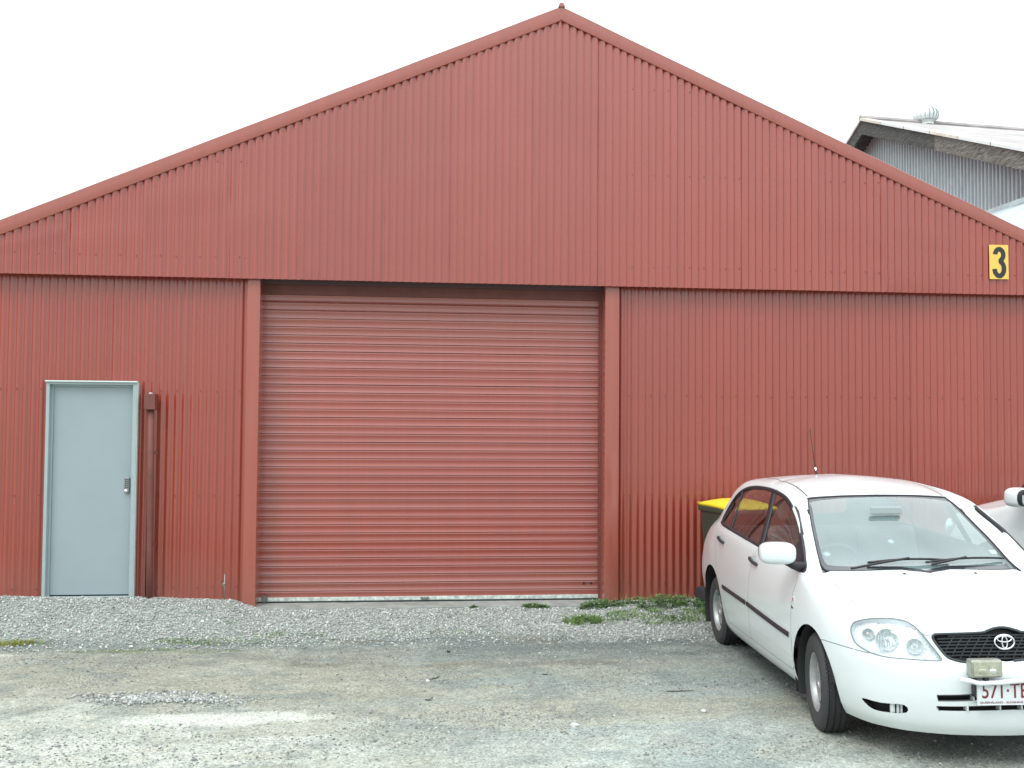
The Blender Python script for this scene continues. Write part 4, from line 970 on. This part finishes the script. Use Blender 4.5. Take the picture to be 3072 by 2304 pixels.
M_mirror = mat("mirror_glass", (.5, .56, .56), .03, 1.0)
M_label = mat("label_yellow", (.75, .75, .45), .6)
M_disc = mat("sticker_pale", (.55, .60, .60), .6)
M_redbadge = mat("badge_red", (.45, .03, .04), .4)

def wheel(name, loc, steer, parent):
    w = thing(name, loc, steer); w.parent = parent
    prof = [(.176, .060), (.182, .078), (.200, .084), (.235, .088), (.262, .086), (.280, .078), (.292, .064), (.2985, .060), (.2985, .058), (.292, .056), (.292, .050), (.3, .048), (.301, .022), (.293, .021), (.293, .015), (.301, .014), (.301, -.014), (.293, -.015), (.293, -.021), (.301, -.022), (.300, -.048), (.292, -.050), (.292, -.056), (.2985, -.058), (.292, -.066), (.280, -.078), (.262, -.086), (.235, -.088), (.200, -.084), (.182, -.078), (.176, -.060)]
    t_ = B().lathe([(r, -h) for r, h in prof], 96).obj("tyre", M_tyre, w, True, auto=45)
    B().lathe([(.0, .045-.0), (.035, .046), (.037, .052), (.052, .050), (.056, .030), (.085, .022), (.105, .036), (.122, .044), (.136, .040), (.148, .022), (.156, .0), (.160, -.03), (.166, .055), (.172, .068), (.180, .074), (.186, .072), (.184, .060), (.172, .050), (.170, -.07), (.18, -.08)][0:1]+[(.035, .046), (.037, .052), (.052, .050), (.056, .034), (.085, .026), (.105, .038), (.122, .046), (.136, .040), (.148, .020), (.156, .016), (.163, .040), (.168, .058), (.176, .071), (.184, .074), (.187, .070), (.186, .058)], 64, Matrix.Scale(-1, 4, (0, 1, 0))).obj("rim", M_rim, w, True, auto=50)
    for k in range(12):
        a = 2*math.pi*k/12+.1
        M = Matrix.Rotation(-a, 4, 'Y') @ Matrix.Translation((.150, -.028, 0))
        B().box(-.012, .010, -.010, .014, -.012, .012, M).obj("vent_hole", M_liner, w, bevel=.004)
    for k in range(4):
        a = 2*math.pi*k/4+.5; M = Matrix.Translation((.05*math.cos(a)*1.0, -.040, .05*math.sin(a)))
        B().lathe([(0, -.016), (.006, -.016), (.0105, -.012), (.0105, .01)], 6, M).obj("wheel_nut", M_steel, w)
    B().lathe([(.0, .0), (.20, .0), (.20, .02), (0, .02)], 32).obj("brake_drum", M_liner, w)
    return w
M_tyre = bpy.data.materials.new("tyre_tread"); M_tyre.use_nodes = True; t = M_tyre.node_tree; b = t.nodes['Principled BSDF']
b.inputs['Base Color'].default_value = (.040, .041, .044, 1); b.inputs['Roughness'].default_value = .72
tc = t.nodes.new("ShaderNodeTexCoord"); sp = t.nodes.new("ShaderNodeSeparateXYZ"); t.links.new(tc.outputs['Object'], sp.inputs[0])
an = t.nodes.new("ShaderNodeMath"); an.operation = 'ARCTAN2'; t.links.new(sp.outputs['Z'], an.inputs[0]); t.links.new(sp.outputs['X'], an.inputs[1])
sk = t.nodes.new("ShaderNodeMath"); sk.operation = 'MULTIPLY_ADD'; sk.inputs[1].default_value = 9.0; t.links.new(sp.outputs['Y'], sk.inputs[0]); t.links.new(an.outputs[0], sk.inputs[2])
ml = t.nodes.new("ShaderNodeMath"); ml.operation = 'MULTIPLY'; ml.inputs[1].default_value = 76; t.links.new(sk.outputs[0], ml.inputs[0])
sn = t.nodes.new("ShaderNodeMath"); sn.operation = 'SINE'; t.links.new(ml.outputs[0], sn.inputs[0])
rd2 = t.nodes.new("ShaderNodeVectorMath"); rd2.operation = 'LENGTH'; cx_ = t.nodes.new("ShaderNodeCombineXYZ"); t.links.new(sp.outputs['X'], cx_.inputs[0]); t.links.new(sp.outputs['Z'], cx_.inputs[1]); t.links.new(cx_.outputs[0], rd2.inputs[0])
gt = t.nodes.new("ShaderNodeMath"); gt.operation = 'GREATER_THAN'; gt.inputs[1].default_value = .2905; t.links.new(rd2.outputs['Value'], gt.inputs[0])
mm = t.nodes.new("ShaderNodeMath"); mm.operation = 'MULTIPLY'; t.links.new(sn.outputs[0], mm.inputs[0]); t.links.new(gt.outputs[0], mm.inputs[1])
bu = t.nodes.new("ShaderNodeBump"); bu.inputs['Strength'].default_value = .9; bu.inputs['Distance'].default_value = .004; t.links.new(mm.outputs[0], bu.inputs['Height']); t.links.new(bu.outputs[0], b.inputs['Normal'])

def superell(c, r, e, M=None, nu=24, nv_=14):
    V = []; F = []
    sg_ = lambda v, p: math.copysign(abs(v)**p, v)
    for i in range(nv_+1):
        ph = -math.pi/2+math.pi*i/nv_
        for j in range(nu):
            th = 2*math.pi*j/nu
            p = Vector((r[0]*sg_(math.cos(ph), e)*sg_(math.cos(th), e), r[1]*sg_(math.cos(ph), e)*sg_(math.sin(th), e), r[2]*sg_(math.sin(ph), e)))
            if M is not None: p = M @ p
            V.append(Vector(c)+p)
    for i in range(nv_):
        for j in range(nu): F.append((i*nu+j, i*nu+(j+1) % nu, (i+1)*nu+(j+1) % nu, (i+1)*nu+j))
    return B().add(V, F)

def build_car(name, MW, paint, label, cat, steer=0.0, full=True, mz=1.075, ms=1.0):
    car = thing(name, label=label, cat=cat); car.matrix_world = MW
    def part(nm, me, m, par=car, smooth=True):
        me.name = nm; me.materials.clear(); return link(nm, me, m, par, smooth)
    def both(nm, V, F, m, par=None, off=True):
        res = []
        for q in (V, mir(V)):
            f = F if q is V else [tuple(reversed(k)) for k in F]
            res.append(link(nm, mesh(nm, q, f), m, par[len(res)] if isinstance(par, list) else (par or car), True))
        return res
    body = part("body", SH.extract((0,))[0], paint); 
    roof = part("roof_panel", SH.extract((PID['roof'],))[0], paint)
    bon = part("bonnet", SH.extract((PID['bonnet'],))[0], paint)
    bmp = part("front_bumper", SH.extract((PID['bumper'],))[0], paint)
    fd = [part("front_door", me, paint) for me in SH.extract((PID['fdoor'],), mirror='split')]
    rdr = [part("rear_door", me, paint) for me in SH.extract((PID['rdoor'],), mirror='split')]
    ws = part("windscreen", SH.extract((PID['wsb'],), -.004)[0], M_ws)
    part("windscreen_border", SH.extract((PID['ws'],), -.003)[0], M_frit, ws)
    part("rear_window", SH.extract((PID['rwin'],), -.004)[0], M_glass)
    for me in SH.extract((PID['rlamp'],), mirror='split'): part("tail_lamp", me, M_tail)
    sgl = [part("side_glass", me, M_glass) for me in SH.extract((PID['sglass'],), -.006, mirror='split')]
    # rubber round the windows, pillars, belt trim
    ring = resample(WIN, .03)
    V, F = SH.strip(ring, .020, .0025); both("window_seal", V, F, M_trim, sgl)
    belt = resample(smooth_poly([(-2.46, -.72, 1.075), (-2.3, -.785, 1.077), (-1.7, -.80, 1.047), (-1.1, -.80, 1.014), (-.45, -.79, .967), (-.22, -.785, .950)], 4, False), .03, False)
    V, F = SH.strip(belt, .026, .006, False); both("belt_trim", V, F, M_trim, sgl)
    head = resample(smooth_poly([(-2.44, -.70, 1.17), (-2.36, -.67, 1.285), (-2.20, -.645, 1.37), (-1.94, -.62, 1.408), (-1.55, -.62, 1.418), (-1.25, -.63, 1.408), (-.97, -.64, 1.373), (-.72, -.66, 1.293), (-.51, -.70, 1.19), (-.31, -.745, 1.055), (-.22, -.775, .97)], 4, False), .03, False)
    V, F = SH.strip(head, .030, .0015, False); both("window_frame", V, F, M_trim, sgl)
    V, F = SH.strip(resample(v3([(-1.31, -.625, 1.415), (-1.22, -.70, 1.22), (-1.145, -.79, 1.02)]), .03, False), .085, .0018, False); both("pillar_cover", V, F, M_trim, sgl)
    V, F = SH.strip(resample(v3([(-2.17, -.65, 1.37), (-2.12, -.72, 1.22), (-2.06, -.79, 1.07)]), .03, False), .030, .0018, False); both("quarter_post", V, F, M_trim, sgl)
    V, F = SH.strip(resample(v3([(-2.30, -.68, 1.26), (-2.42, -.715, 1.085)]), .03, False), .05, .0015, False); both("rear_filler", V, F, M_trim, sgl)
    # mirror sail
    sail = []
    for p in [(-.22, -.785, .958), (-.43, -.79, .972), (-.445, -.74, 1.12), (-.40, -.735, 1.145)]: sail.append(SH.on(p, .004)[0])
    both("mirror_sail", sail, [(0, 3, 2, 1)], M_trim, sgl)
    # seams
    def seam(P, w=.0045, closed=False, m=M_seam, off=.0006, nm="seam", par=None):
        V, F = SH.strip(resample(v3(P), .03, closed), w, off, closed); both(nm, V, F, m, par)
    seam(FD[:8], par=fd, nm="door_gap"); seam(FD[7:9], par=fd, nm="door_gap"); seam([tuple(p) for p in FD[8:]], par=fd, nm="door_gap")
    seam(RDR[4:12], par=rdr, nm="door_gap")
    seam(BN[3:13], .004, par=bon, nm="bonnet_gap")
    seam(BMP[5:11], .005, par=bmp, nm="bumper_gap")
    seam(ROOFP[3:8], .009, m=M_seam2, par=roof, nm="roof_channel")
    seam(halfpath(WSO), .008, m=M_trim, off=.002, par=ws, nm="screen_seal"); seam([(-.905, .0, 1.412), (-.908, -.228, 1.406), (-.918, -.49, 1.394)], .011, m=M_trim, off=.002, par=ws, nm="screen_seal")
    # door moulding
    mo = resample(v3([(-2.115, -.856, .578), (-1.325, -.862, .565), (-.335, -.852, .524)]), .04, False)
    V, F = SH.strip(mo[:int(len(mo)*.445)], .030, .010, False); both("door_moulding", V, F, M_trim, rdr)
    V, F = SH.strip(mo[int(len(mo)*.452):], .030, .010, False); both("door_moulding", V, F, M_trim, fd)
    seam([(-2.06, -.85, .425), (-1.315, -.855, .418)], .006, m=M_crease, par=rdr, nm="crease"); seam([(-1.29, -.855, .418), (-.305, -.843, .385)], .006, m=M_crease, par=fd, nm="crease")
    # handles
    for (x0, x1, z_, par) in ((-2.33, -2.10, .962, rdr), (-1.28, -1.07, .905, fd)):
        for s_, pr in ((-1, par[0]), (1, par[1])):
            yb = SH.on((x0, -.84, z_))[0].y; pts = []
            for k in range(9):
                u = k/8; p, nn = SH.on((x0+(x1-x0)*u, -.84, z_+.012-.030*u), .008+.014*math.sin(math.pi*u)); pts.append((p.x, p.y*(-s_)*-1 if False else (p.y if s_ < 0 else -p.y), p.z))
            B().tube(pts, [.010, .014, .013, .012, .012, .012, .013, .014, .009], 10).obj("door_handle", M_trim, pr, True)
            c, nn = SH.on((x0+.10, -.84, z_+.010), -.004)
            yy = c.y if s_ < 0 else -c.y
            B().lathe([(0, 0), (.028, -.0045), (.034, -.0052), (.037, -.0035)], 24, Matrix.Translation((c.x-.0, yy, c.z)) @ Matrix.Scale(-s_ if s_ > 0 else 1, 4, (0, 1, 0))).obj("handle_recess", paint, pr, True)
    # wing mirrors
    for s_ in (-1, 1):
        mh = superell((-.215, s_*.955, mz), (.085*ms, .118*ms, .072*ms), .62, Matrix.Rotation(s_*.10, 3, 'Z')).obj("wing_mirror", paint, car, True)
        V = []; sg_ = lambda v, p: math.copysign(abs(v)**p, v)
        pl = [(s_*.955+.096*ms*sg_(math.cos(2*math.pi*k/28), .65), mz+.056*ms*sg_(math.sin(2*math.pi*k/28), .65)) for k in range(28)]
        B().prism(pl, -.302, -.285, 'x').obj("mirror_glass", M_mirror, mh)
        B().prism([(s_*.955+(p[0]-s_*.955)*1.08, mz+(p[1]-mz)*1.10) for p in pl], -.299, -.26, 'x').obj("mirror_rim", M_trim, mh)
        B().tube([(-.24, s_*.77, .975), (-.235, s_*.84, .99), (-.225, s_*.90, 1.02)], [.04, .026, .022], 12).obj("mirror_arm", M_trim, mh, True)
    # lamps: lens flush with the body, bowl behind it
    for k, (lens, bowl) in enumerate(zip(SH.extract((PID['lamp'],), -.001, mirror='split'), SH.extract((PID['lamp'],), -.038, mirror='split'))):
        s_ = -1 if k == 0 else 1
        hl = part("headlight", lens, M_lens)
        part("lamp_bowl", bowl, M_refl, hl)
        V = []; m = len(HL)
        for p in HL:
            for o_ in (-.002, -.040):
                q = SH.on(p, o_)[0]; V.append(q if s_ < 0 else Vector((q.x, -q.y, q.z)))
        link("lamp_side", mesh("lamp_side", V, [(i*2, i*2+1, (i+1) % m*2+1, (i+1) % m*2) for i in range(m)]), M_lampside, hl, True)
        for (cx, cy, cz, r) in ((.63, .590, .680, .060), (.715, .470, .660, .043), (.56, .670, .700, .032)):
            p, nn = SH.on((cx, -cy, cz), -.010); ax = Vector((.93, -.30, .10)).normalized()
            if s_ > 0: p.y = -p.y; ax.y = -ax.y
            M = Matrix.Translation(p) @ ax.to_track_quat('-Y', 'Z').to_matrix().to_4x4()
            B().lathe([(.010, .034), (r*.35, .030), (r*.65, .020), (r*.9, .004), (r, -.006), (r*1.05, -.005), (r*1.05, .03)], 28, M).obj("reflector", M_bowl, hl, True, auto=30)
            superell(M @ Vector((0, .010, 0)), (.010, .010, .010), 1.0, None, 12, 8).obj("bulb", M_amber if r < .04 else M_bulb, hl, True)
            if r > .05:
                for j in range(6): B().tube([M @ Vector((-.040+.014*j, .004, -.040)), M @ Vector((-.044+.014*j, .004, .022))], .0022, 6).obj("flute", M_bulb, hl, True)
    seam(HL, .006, closed=True, m=M_seam, off=.0012, nm="lamp_gap")
    # grille: dark mesh face behind, frame, slats, emblem
    part("grille_back", SH.extract((PID['grille'],), -.030)[0], M_liner)
    gr = thing("grille"); gr.parent = car
    for r in range(8):
        z_ = .608+.0185*r; hw = float(np.interp(z_, [.595, .62, .67, .72, .74], [.27, .325, .357, .372, .30]))
        pts = [SH.on((.8, y, z_), -.013)[0] for y in np.linspace(-hw, hw*0, 16)]; pts = pts+[Vector((p.x, -p.y, p.z)) for p in pts[-2::-1]]
        bb = B(); V = []; F = []
        for p in pts: V += [p+Vector((.004, 0, .0035)), p+Vector((.004, 0, -.0035)), p+Vector((-.012, 0, -.006)), p+Vector((-.012, 0, .001))]
        for i in range(len(pts)-1):
            for k in range(4): F.append((i*4+k, i*4+(k+1) % 4, i*4+4+(k+1) % 4, i*4+4+k))
        bb.add(V, F).obj("grille_slat", M_grille, gr)
    for i in range(15):
        y0 = -.345+.049*i; V = []
        bb = B()
        for sgn in (1,):
            pts = [SH.on((.8, -abs(y0+.012*k_), .606+.0185*k_), -.016)[0] for k_ in range(8) if abs(y0+.012*k_) < np.interp(.606+.0185*k_, [.595, .62, .67, .72, .74], [.26, .315, .347, .362, .30])]
            ys_ = [y0+.012*k_ for k_ in range(8) if abs(y0+.012*k_) < np.interp(.606+.0185*k_, [.595, .62, .67, .72, .74], [.26, .315, .347, .362, .30])]
            pts = [Vector((p.x, yy, p.z)) for p, yy in zip(pts, ys_)]
            if len(pts) > 1: bb.tube(pts, .0035, 5).obj("grille_mesh", M_grille, gr, True)
    V, F = SH.strip(resample(halfpath(GR), .02, False), .012, .004, False)
    fr_ = both("grille_frame", V, F, M_grille, gr)
    ec = SH.on((.78, 0.0, .695))[0]+Vector((.006, 0, -.002)); e_ = B()
    def ell(cy, cz, ry, rz, r, n=36, dx=0): return e_.tube([(ec.x+dx-.10*((cz+rz*math.sin(2*math.pi*k/n))), ec.y+cy+ry*math.cos(2*math.pi*k/n), ec.z+cz+rz*math.sin(2*math.pi*k/n)) for k in range(n)], r, 8, closed=True)
    ell(0, 0, .055, .038, .0052); ell(0, .0165, .040, .0165, .0038, dx=.001); ell(0, -.001, .0145, .033, .0038, dx=.002)
    e_.obj("emblem", M_chrome, gr, True)
    # lower openings
    part("intake_back", SH.extract((PID['intake'],), -.045)[0], M_liner); 
    for me in SH.extract((PID['fog'],), -.05, mirror='split'): part("fog_recess", me, M_liner)
    for P_ in (IN1, IN2): 
        seam([tuple(p) for p in halfpath(P_)], .005, m=paint, off=.002, nm="intake_lip", par=bmp)
    for y in (-.205, .205): B().box(.80, .838, y-.004, y+.004, .386, .428).obj("intake_rib", paint, bmp)
    for y in (-.24, -.06, .06, .24): B().box(.79, .836, y-.004, y+.004, .334, .368).obj("intake_rib", paint, bmp)
    for s_ in (-1, 1):
        B().box(.655, .672, s_*.585-.012, s_*.585+.012, .285, .34).box(.668, .684, s_*.560-.006, s_*.560+.006, .285, .34).box(.66, .70, s_*.545-.003, s_*.545+.003, .285, .345).obj("fog_bracket", paint, bmp, bevel=.002)
    # plate, bar, spot lamp
    if full:
        pl = B().box(.878, .881, -.210, .162, .376, .510).obj("number_plate", M_plate, car)
        MT = Matrix.Translation((.8822, 0, 0)) @ Matrix(((0, 0, 1, 0), (1, 0, 0, 0), (0, 1, 0, 0), (0, 0, 0, 1)))
        text_obj("characters", "571\u00b7TB", .112, M_maroon, pl, MT @ Matrix.Translation((-.186, .448, 0)), .0005, 'LEFT', sx=.80, bold=.0008)
        text_obj("small_print", "QUEENSLAND - SUNSHINE STATE", .0155, M_maroon, pl, MT @ Matrix.Translation((-.196, .390, 0)), .0004, 'LEFT', sx=1.28)
        B().tube([(.8815, -.208, .378), (.8815, .160, .378), (.8815, .160, .508), (.8815, -.208, .508)], .0025, 6, closed=True).obj("plate_rim", M_plate, pl)
        B().box(.845, .878, -.222, -.208, .42, .52).box(.84, .878, -.19, .15, .40, .49).obj("plate_bracket", M_black, car)
        M_barw = mat("white_bar_paint", (.72, .74, .76), .35)
        P_ = [(-.300, .515), (-.245, .508), (-.205, .496), (-.08, .500), (.08, .512), (.30, .528)]
        B().tube([(.895 if abs(y) < .29 else .885, y, z) for y, z in P_], .0135, 14).obj("lamp_bar", M_barw, car, True)
        B().prism([(-.302, .529), (-.302, .502), (-.200, .483), (-.196, .508)], .880, .886, 'x').obj("bar_end", M_barw, car, bevel=.002)
        sl = thing("spot_lamp", (.90, -.163, .575), RAD(2)); sl.parent = car
        B().box(-.055, .010, -.088, .088, -.048, .048).obj("lamp_housing", mat("dull_lamp_shell", (.30, .31, .26), .4, .4, var=.2, vscale=30), sl, bevel=.014, seg=4)
        B().box(.0095, .0135, -.078, .078, -.038, .040).obj("lamp_face", M_lampglass, sl, bevel=.003)
        superell((.010, .030, -.012), (.008, .022, .014), .8, None, 16, 8).obj("lamp_bulb", M_chrome, sl, True); superell((.010, -.030, -.012), (.007, .030, .016), .8, None, 16, 8).obj("lamp_bulb", M_lampglass, sl, True)
        B().box(-.02, .0, -.012, .012, -.075, -.045).obj("lamp_foot", M_black, sl)
        # badges on the front wing
        c, nn = SH.on((-.252, -.83, .765), .0015)
        MB_ = Matrix.Translation(c) @ Matrix(((1, 0, 0, 0), (0, 0, -1, 0), (0, 1, 0, 0), (0, 0, 0, 1)))
        bd = B().box(c.x-.016, c.x+.032, c.y-.0015, c.y+.006, c.z-.020, c.z+.020).obj("wing_badge", M_disc, car, bevel=.001)
        text_obj("badge_letter", "R", .034, M_redbadge, bd, Matrix.Translation((.008, -.002, 0)) @ MB_, .0006, 'CENTER', bold=.001)
        c2, nn = SH.on((-.258, -.83, .715), .0015)
        text_obj("wing_lettering", "16v", .024, M_black, car, Matrix.Translation((0, -.001, 0)) @ Matrix.Translation(c2) @ Matrix(((1, 0, 0, 0), (0, 0, -1, 0), (0, 1, 0, 0), (0, 0, 0, 1))), .0006, 'CENTER', bold=.0006)
        # screen stickers
        for (x, y, r, m) in ((-.352, -.570, .024, M_disc), (-.462, -.100, .021, M_disc)):
            p, nn = SH.on((x, y, 1.1), -.0065); MM = Matrix.Translation(p) @ nn.to_track_quat('Y', 'Z').to_matrix().to_4x4()
            B().lathe([(0, .0), (r, .0)], 24, MM).obj("screen_sticker", m, ws); 
            B().lathe([(r*.72, .0004), (r*.86, .0004)], 24, MM).obj("sticker_ring", M_black, ws)
        p, nn = SH.on((-.375, .585, 1.08), -.0065); MM = Matrix.Translation(p) @ nn.to_track_quat('Y', 'Z').to_matrix().to_4x4()
        B().add([MM @ Vector(q) for q in ((-.030, 0, -.020), (.030, 0, -.020), (.030, 0, .020), (-.030, 0, .020))], [(0, 1, 2, 3)]).obj("screen_sticker", M_label, ws)
        # aerial
        p, nn = SH.on((-2.05, -.055, 1.55))
        B().tube([p, p+Vector((-.012, 0, .035))], .007, 10).obj("aerial_base", M_black, car, True)
        B().tube([p+Vector((-.012, 0, .03)), p+Vector((-.024, 0, .055))], .0065, 8).obj("aerial_ferrule", M_chrome, car)
        B().tube([p+Vector((-.024, 0, .05)), p+Vector((-.09, .004, .20)), p+Vector((-.17, .012, .385))], [.0050, .0044, .0034], 6).obj("aerial_rod", M_black, car, True)
        # washer jets
        for (x, y) in ((-.085, -.17), (-.095, .30)):
            p, nn = SH.on((x, y, .97)); superell(p, (.014, .010, .006), .9, None, 10, 6).obj("washer_jet", M_black, bon, True)
    # wipers: arm, blade
    for (px, py, ax_, ay, bx0, by0, bx1, by1) in ((-.180, -.48, 0, 0, -.232, -.35, -.242, .20), (-.195, .06, 0, 0, -.215, .03, -.290, .60)):
        for (q0, q1, r, nm) in (((px, py), ((bx0+bx1)/2, (by0+by1)/2), .008, "wiper_arm"), ((bx0, by0), (bx1, by1), .0075, "wiper_blade")):
            pts = []
            for k in range(9):
                u = k/8; x = q0[0]+(q1[0]-q0[0])*u; y = q0[1]+(q1[1]-q0[1])*u
                lp, nn = SH.on((x, -abs(y), .97+(-.15-x)*.5), .014+.012*math.sin(math.pi*u) if nm == "wiper_blade" else .012+.022*u); pts.append((lp.x, lp.y if y < 0 else -lp.y, lp.z))
            B().tube(pts, r, 8).obj(nm, M_black, car, True)
    # arches, wheels, underbody, flaps
    for (P_, cx, cz, rx, rz) in ((FA, .040, .305, .325, .352), (RA, -2.575, .30, .415, .402)):
        V, F = [], []
        for s_ in (-1, 1):
            bb = B(); n = 40; V = []; F = []
            for k in range(n+1):
                a = RAD((12 if cx > -1 else -20)+(193 if cx > -1 else 225)*k/n)
                for (yy, sc) in ((.835, 1.0), (.80, .985), (.74, 1.03), (.50, 1.03)):
                    V.append((cx+rx*sc*math.cos(a), s_*(yy if yy < .83 else yy-.02), cz+rz*sc*math.sin(a)))
            for k in range(n):
                for j in range(3): F.append((k*4+j, k*4+j+1, k*4+5+j, k*4+4+j))
            bb.add(V, F).obj("wheel_arch_liner", M_liner, car, True)
    for (x, y, st) in ((.022, -.725, steer), (.022, .725, steer), (-2.59, -.715, 0), (-2.59, .715, 0)):
        w = wheel("wheel", (x, y, .300), st, car)
        if y > 0:
            w.rotation_euler = (0, 0, st+math.pi)
    B().box(-3.10, .40, -.55, .55, .21, .30).obj("underbody", M_liner, car, bevel=.03)
    B().box(-2.12, -.32, -.765, .765, .20, .262).obj("sill_underside", M_liner, car, bevel=.02)
    for s_ in (-1, 1):
        B().box(-.335, -.322, min(s_*.70, s_*.815), max(s_*.70, s_*.815), .155, .37).obj("mud_flap", M_liner, car)
        B().box(-3.02, -3.00, min(s_*.68, s_*.80), max(s_*.68, s_*.80), .16, .36).obj("mud_flap", M_liner, car)
    # cabin
    cab = thing("cabin"); cab.parent = car
    B().box(-2.9, -.15, -.70, .70, .28, .36).obj("cabin_floor", M_int2, cab)
    B().prism([(-.22, .93), (-.42, .955), (-.72, .93), (-.80, .82), (-.78, .45), (-.18, .45)], -.70, .70, 'y').obj("dashboard", M_int2, cab, bevel=.03, seg=3)
    for s_ in (-1, 1):
        B().box(-1.52, -1.02, s_*.36-.24, s_*.36+.24, .42, .60).obj("seat", M_int, cab, bevel=.06, seg=3)
        M = Matrix.Translation((-1.52, s_*.36, .56)) @ Matrix.Rotation(RAD(-16), 4, 'Y')
        B().box(-.07, .07, -.23, .23, .0, .58, M).obj("backrest", M_int, cab, bevel=.05, seg=3)
        B().box(-.05, .05, -.13, .13, .63, .80, M).obj("headrest", M_int, cab, bevel=.04, seg=3)
    B().box(-2.5, -2.05, -.62, .62, .40, .58).obj("rear_seat", M_int, cab, bevel=.05)
    B().box(-.06, .06, -.62, .62, .0, .50, Matrix.Translation((-2.55, 0, .56)) @ Matrix.Rotation(RAD(-18), 4, 'Y')).obj("rear_backrest", M_int, cab, bevel=.05)
    swM = Matrix.Translation((-.86, -.36, .90)) @ Matrix.Rotation(RAD(-62), 4, 'Y')
    B().tube([swM @ Vector((.185*math.cos(2*math.pi*k/28), .185*math.sin(2*math.pi*k/28), 0)) for k in range(28)], .015, 8, closed=True).tube([swM @ Vector((0, -.17, 0)), swM @ Vector((0, .17, 0))], .018, 8).obj("steering_wheel", M_int2, cab, True)
    B().box(-.690, -.665, -.145, .075, 1.285, 1.340).obj("rear_view_mirror", M_palecloth, cab, bevel=.01)
    for s_ in (-1, 1):
        B().box(-.93, -.55, s_*.30-.17, s_*.30+.17, 1.368, 1.376, Matrix.Translation((0, 0, 0))).obj("sun_visor", M_int, cab) if False else None
    return car

M_frit = mat("screen_border_black", (.03, .034, .04), .12, coat=.5)
M_tail = mat("tail_lamp_red", (.35, .02, .02), .2, coat=.8)
M_seam2 = mat("roof_channel_black", (.05, .05, .055), .7)
M_crease = mat("moulding_line_grey", (.50, .53, .54), .6)
M_wpaint = mat("white_car_paint", (.68, .745, .755), .28, coat=.8, back=(.10, .10, .10))
def dusty(m, z0=.20, z1=.55, k=.30, col=(.40, .37, .31)):
    """road dust and splash on the lower body"""
    t = m.node_tree; b = t.nodes['Principled BSDF']; base = tuple(b.inputs['Base Color'].default_value)
    tc = t.nodes.new("ShaderNodeTexCoord"); sp = t.nodes.new("ShaderNodeSeparateXYZ"); t.links.new(tc.outputs['Object'], sp.inputs[0])
    n = t.nodes.new("ShaderNodeTexNoise"); n.inputs['Scale'].default_value = 5; n.inputs['Detail'].default_value = 8; n.inputs['Roughness'].default_value = .7; t.links.new(tc.outputs['Object'], n.inputs['Vector'])
    ma = t.nodes.new("ShaderNodeMath"); ma.operation = 'MULTIPLY_ADD'; ma.inputs[1].default_value = -.35; t.links.new(n.outputs['Fac'], ma.inputs[0]); t.links.new(sp.outputs['Z'], ma.inputs[2])
    r = t.nodes.new("ShaderNodeMapRange"); r.inputs['From Min'].default_value = z0-.17; r.inputs['From Max'].default_value = z1-.17; r.inputs['To Min'].default_value = k; r.inputs['To Max'].default_value = .02; t.links.new(ma.outputs[0], r.inputs['Value'])
    x = t.nodes.new("ShaderNodeMix"); x.data_type = 'RGBA'; x.inputs['A'].default_value = base; x.inputs['B'].default_value = (*col, 1); t.links.new(r.outputs[0], x.inputs['Factor']); t.links.new(x.outputs['Result'], b.inputs['Base Color'])
dusty(M_wpaint, k=.22)
M_spaint = mat("silver_beige_paint", (.64, .66, .66), .33, .0, coat=.6, back=(.10, .10, .10))
CM = Matrix(((-.072, .997, .002, 3.322), (-.997, -.072, .024, -3.94), (.024, 0.0, 1.0, -.098), (0, 0, 0, 1)))
CM = CM @ Matrix.Rotation(RAD(.7), 4, 'X')
build_car("white_hatchback", CM, M_wpaint, "white five-door hatchback with a spot lamp on its bumper, parked at the right", "car", steer=RAD(-7))
SMx = Matrix.Translation((5.945, -1.53, -.075)) @ Matrix.Rotation(math.pi/2+RAD(22), 4, 'Z') @ Matrix.Diagonal((1.18, 1.18, 1.34, 1))
build_car("silver_car", SMx, M_spaint, "silver-beige car nosed up to the wall behind the white one, only wing and mirror showing", "car", full=False, mz=.955, ms=.84)
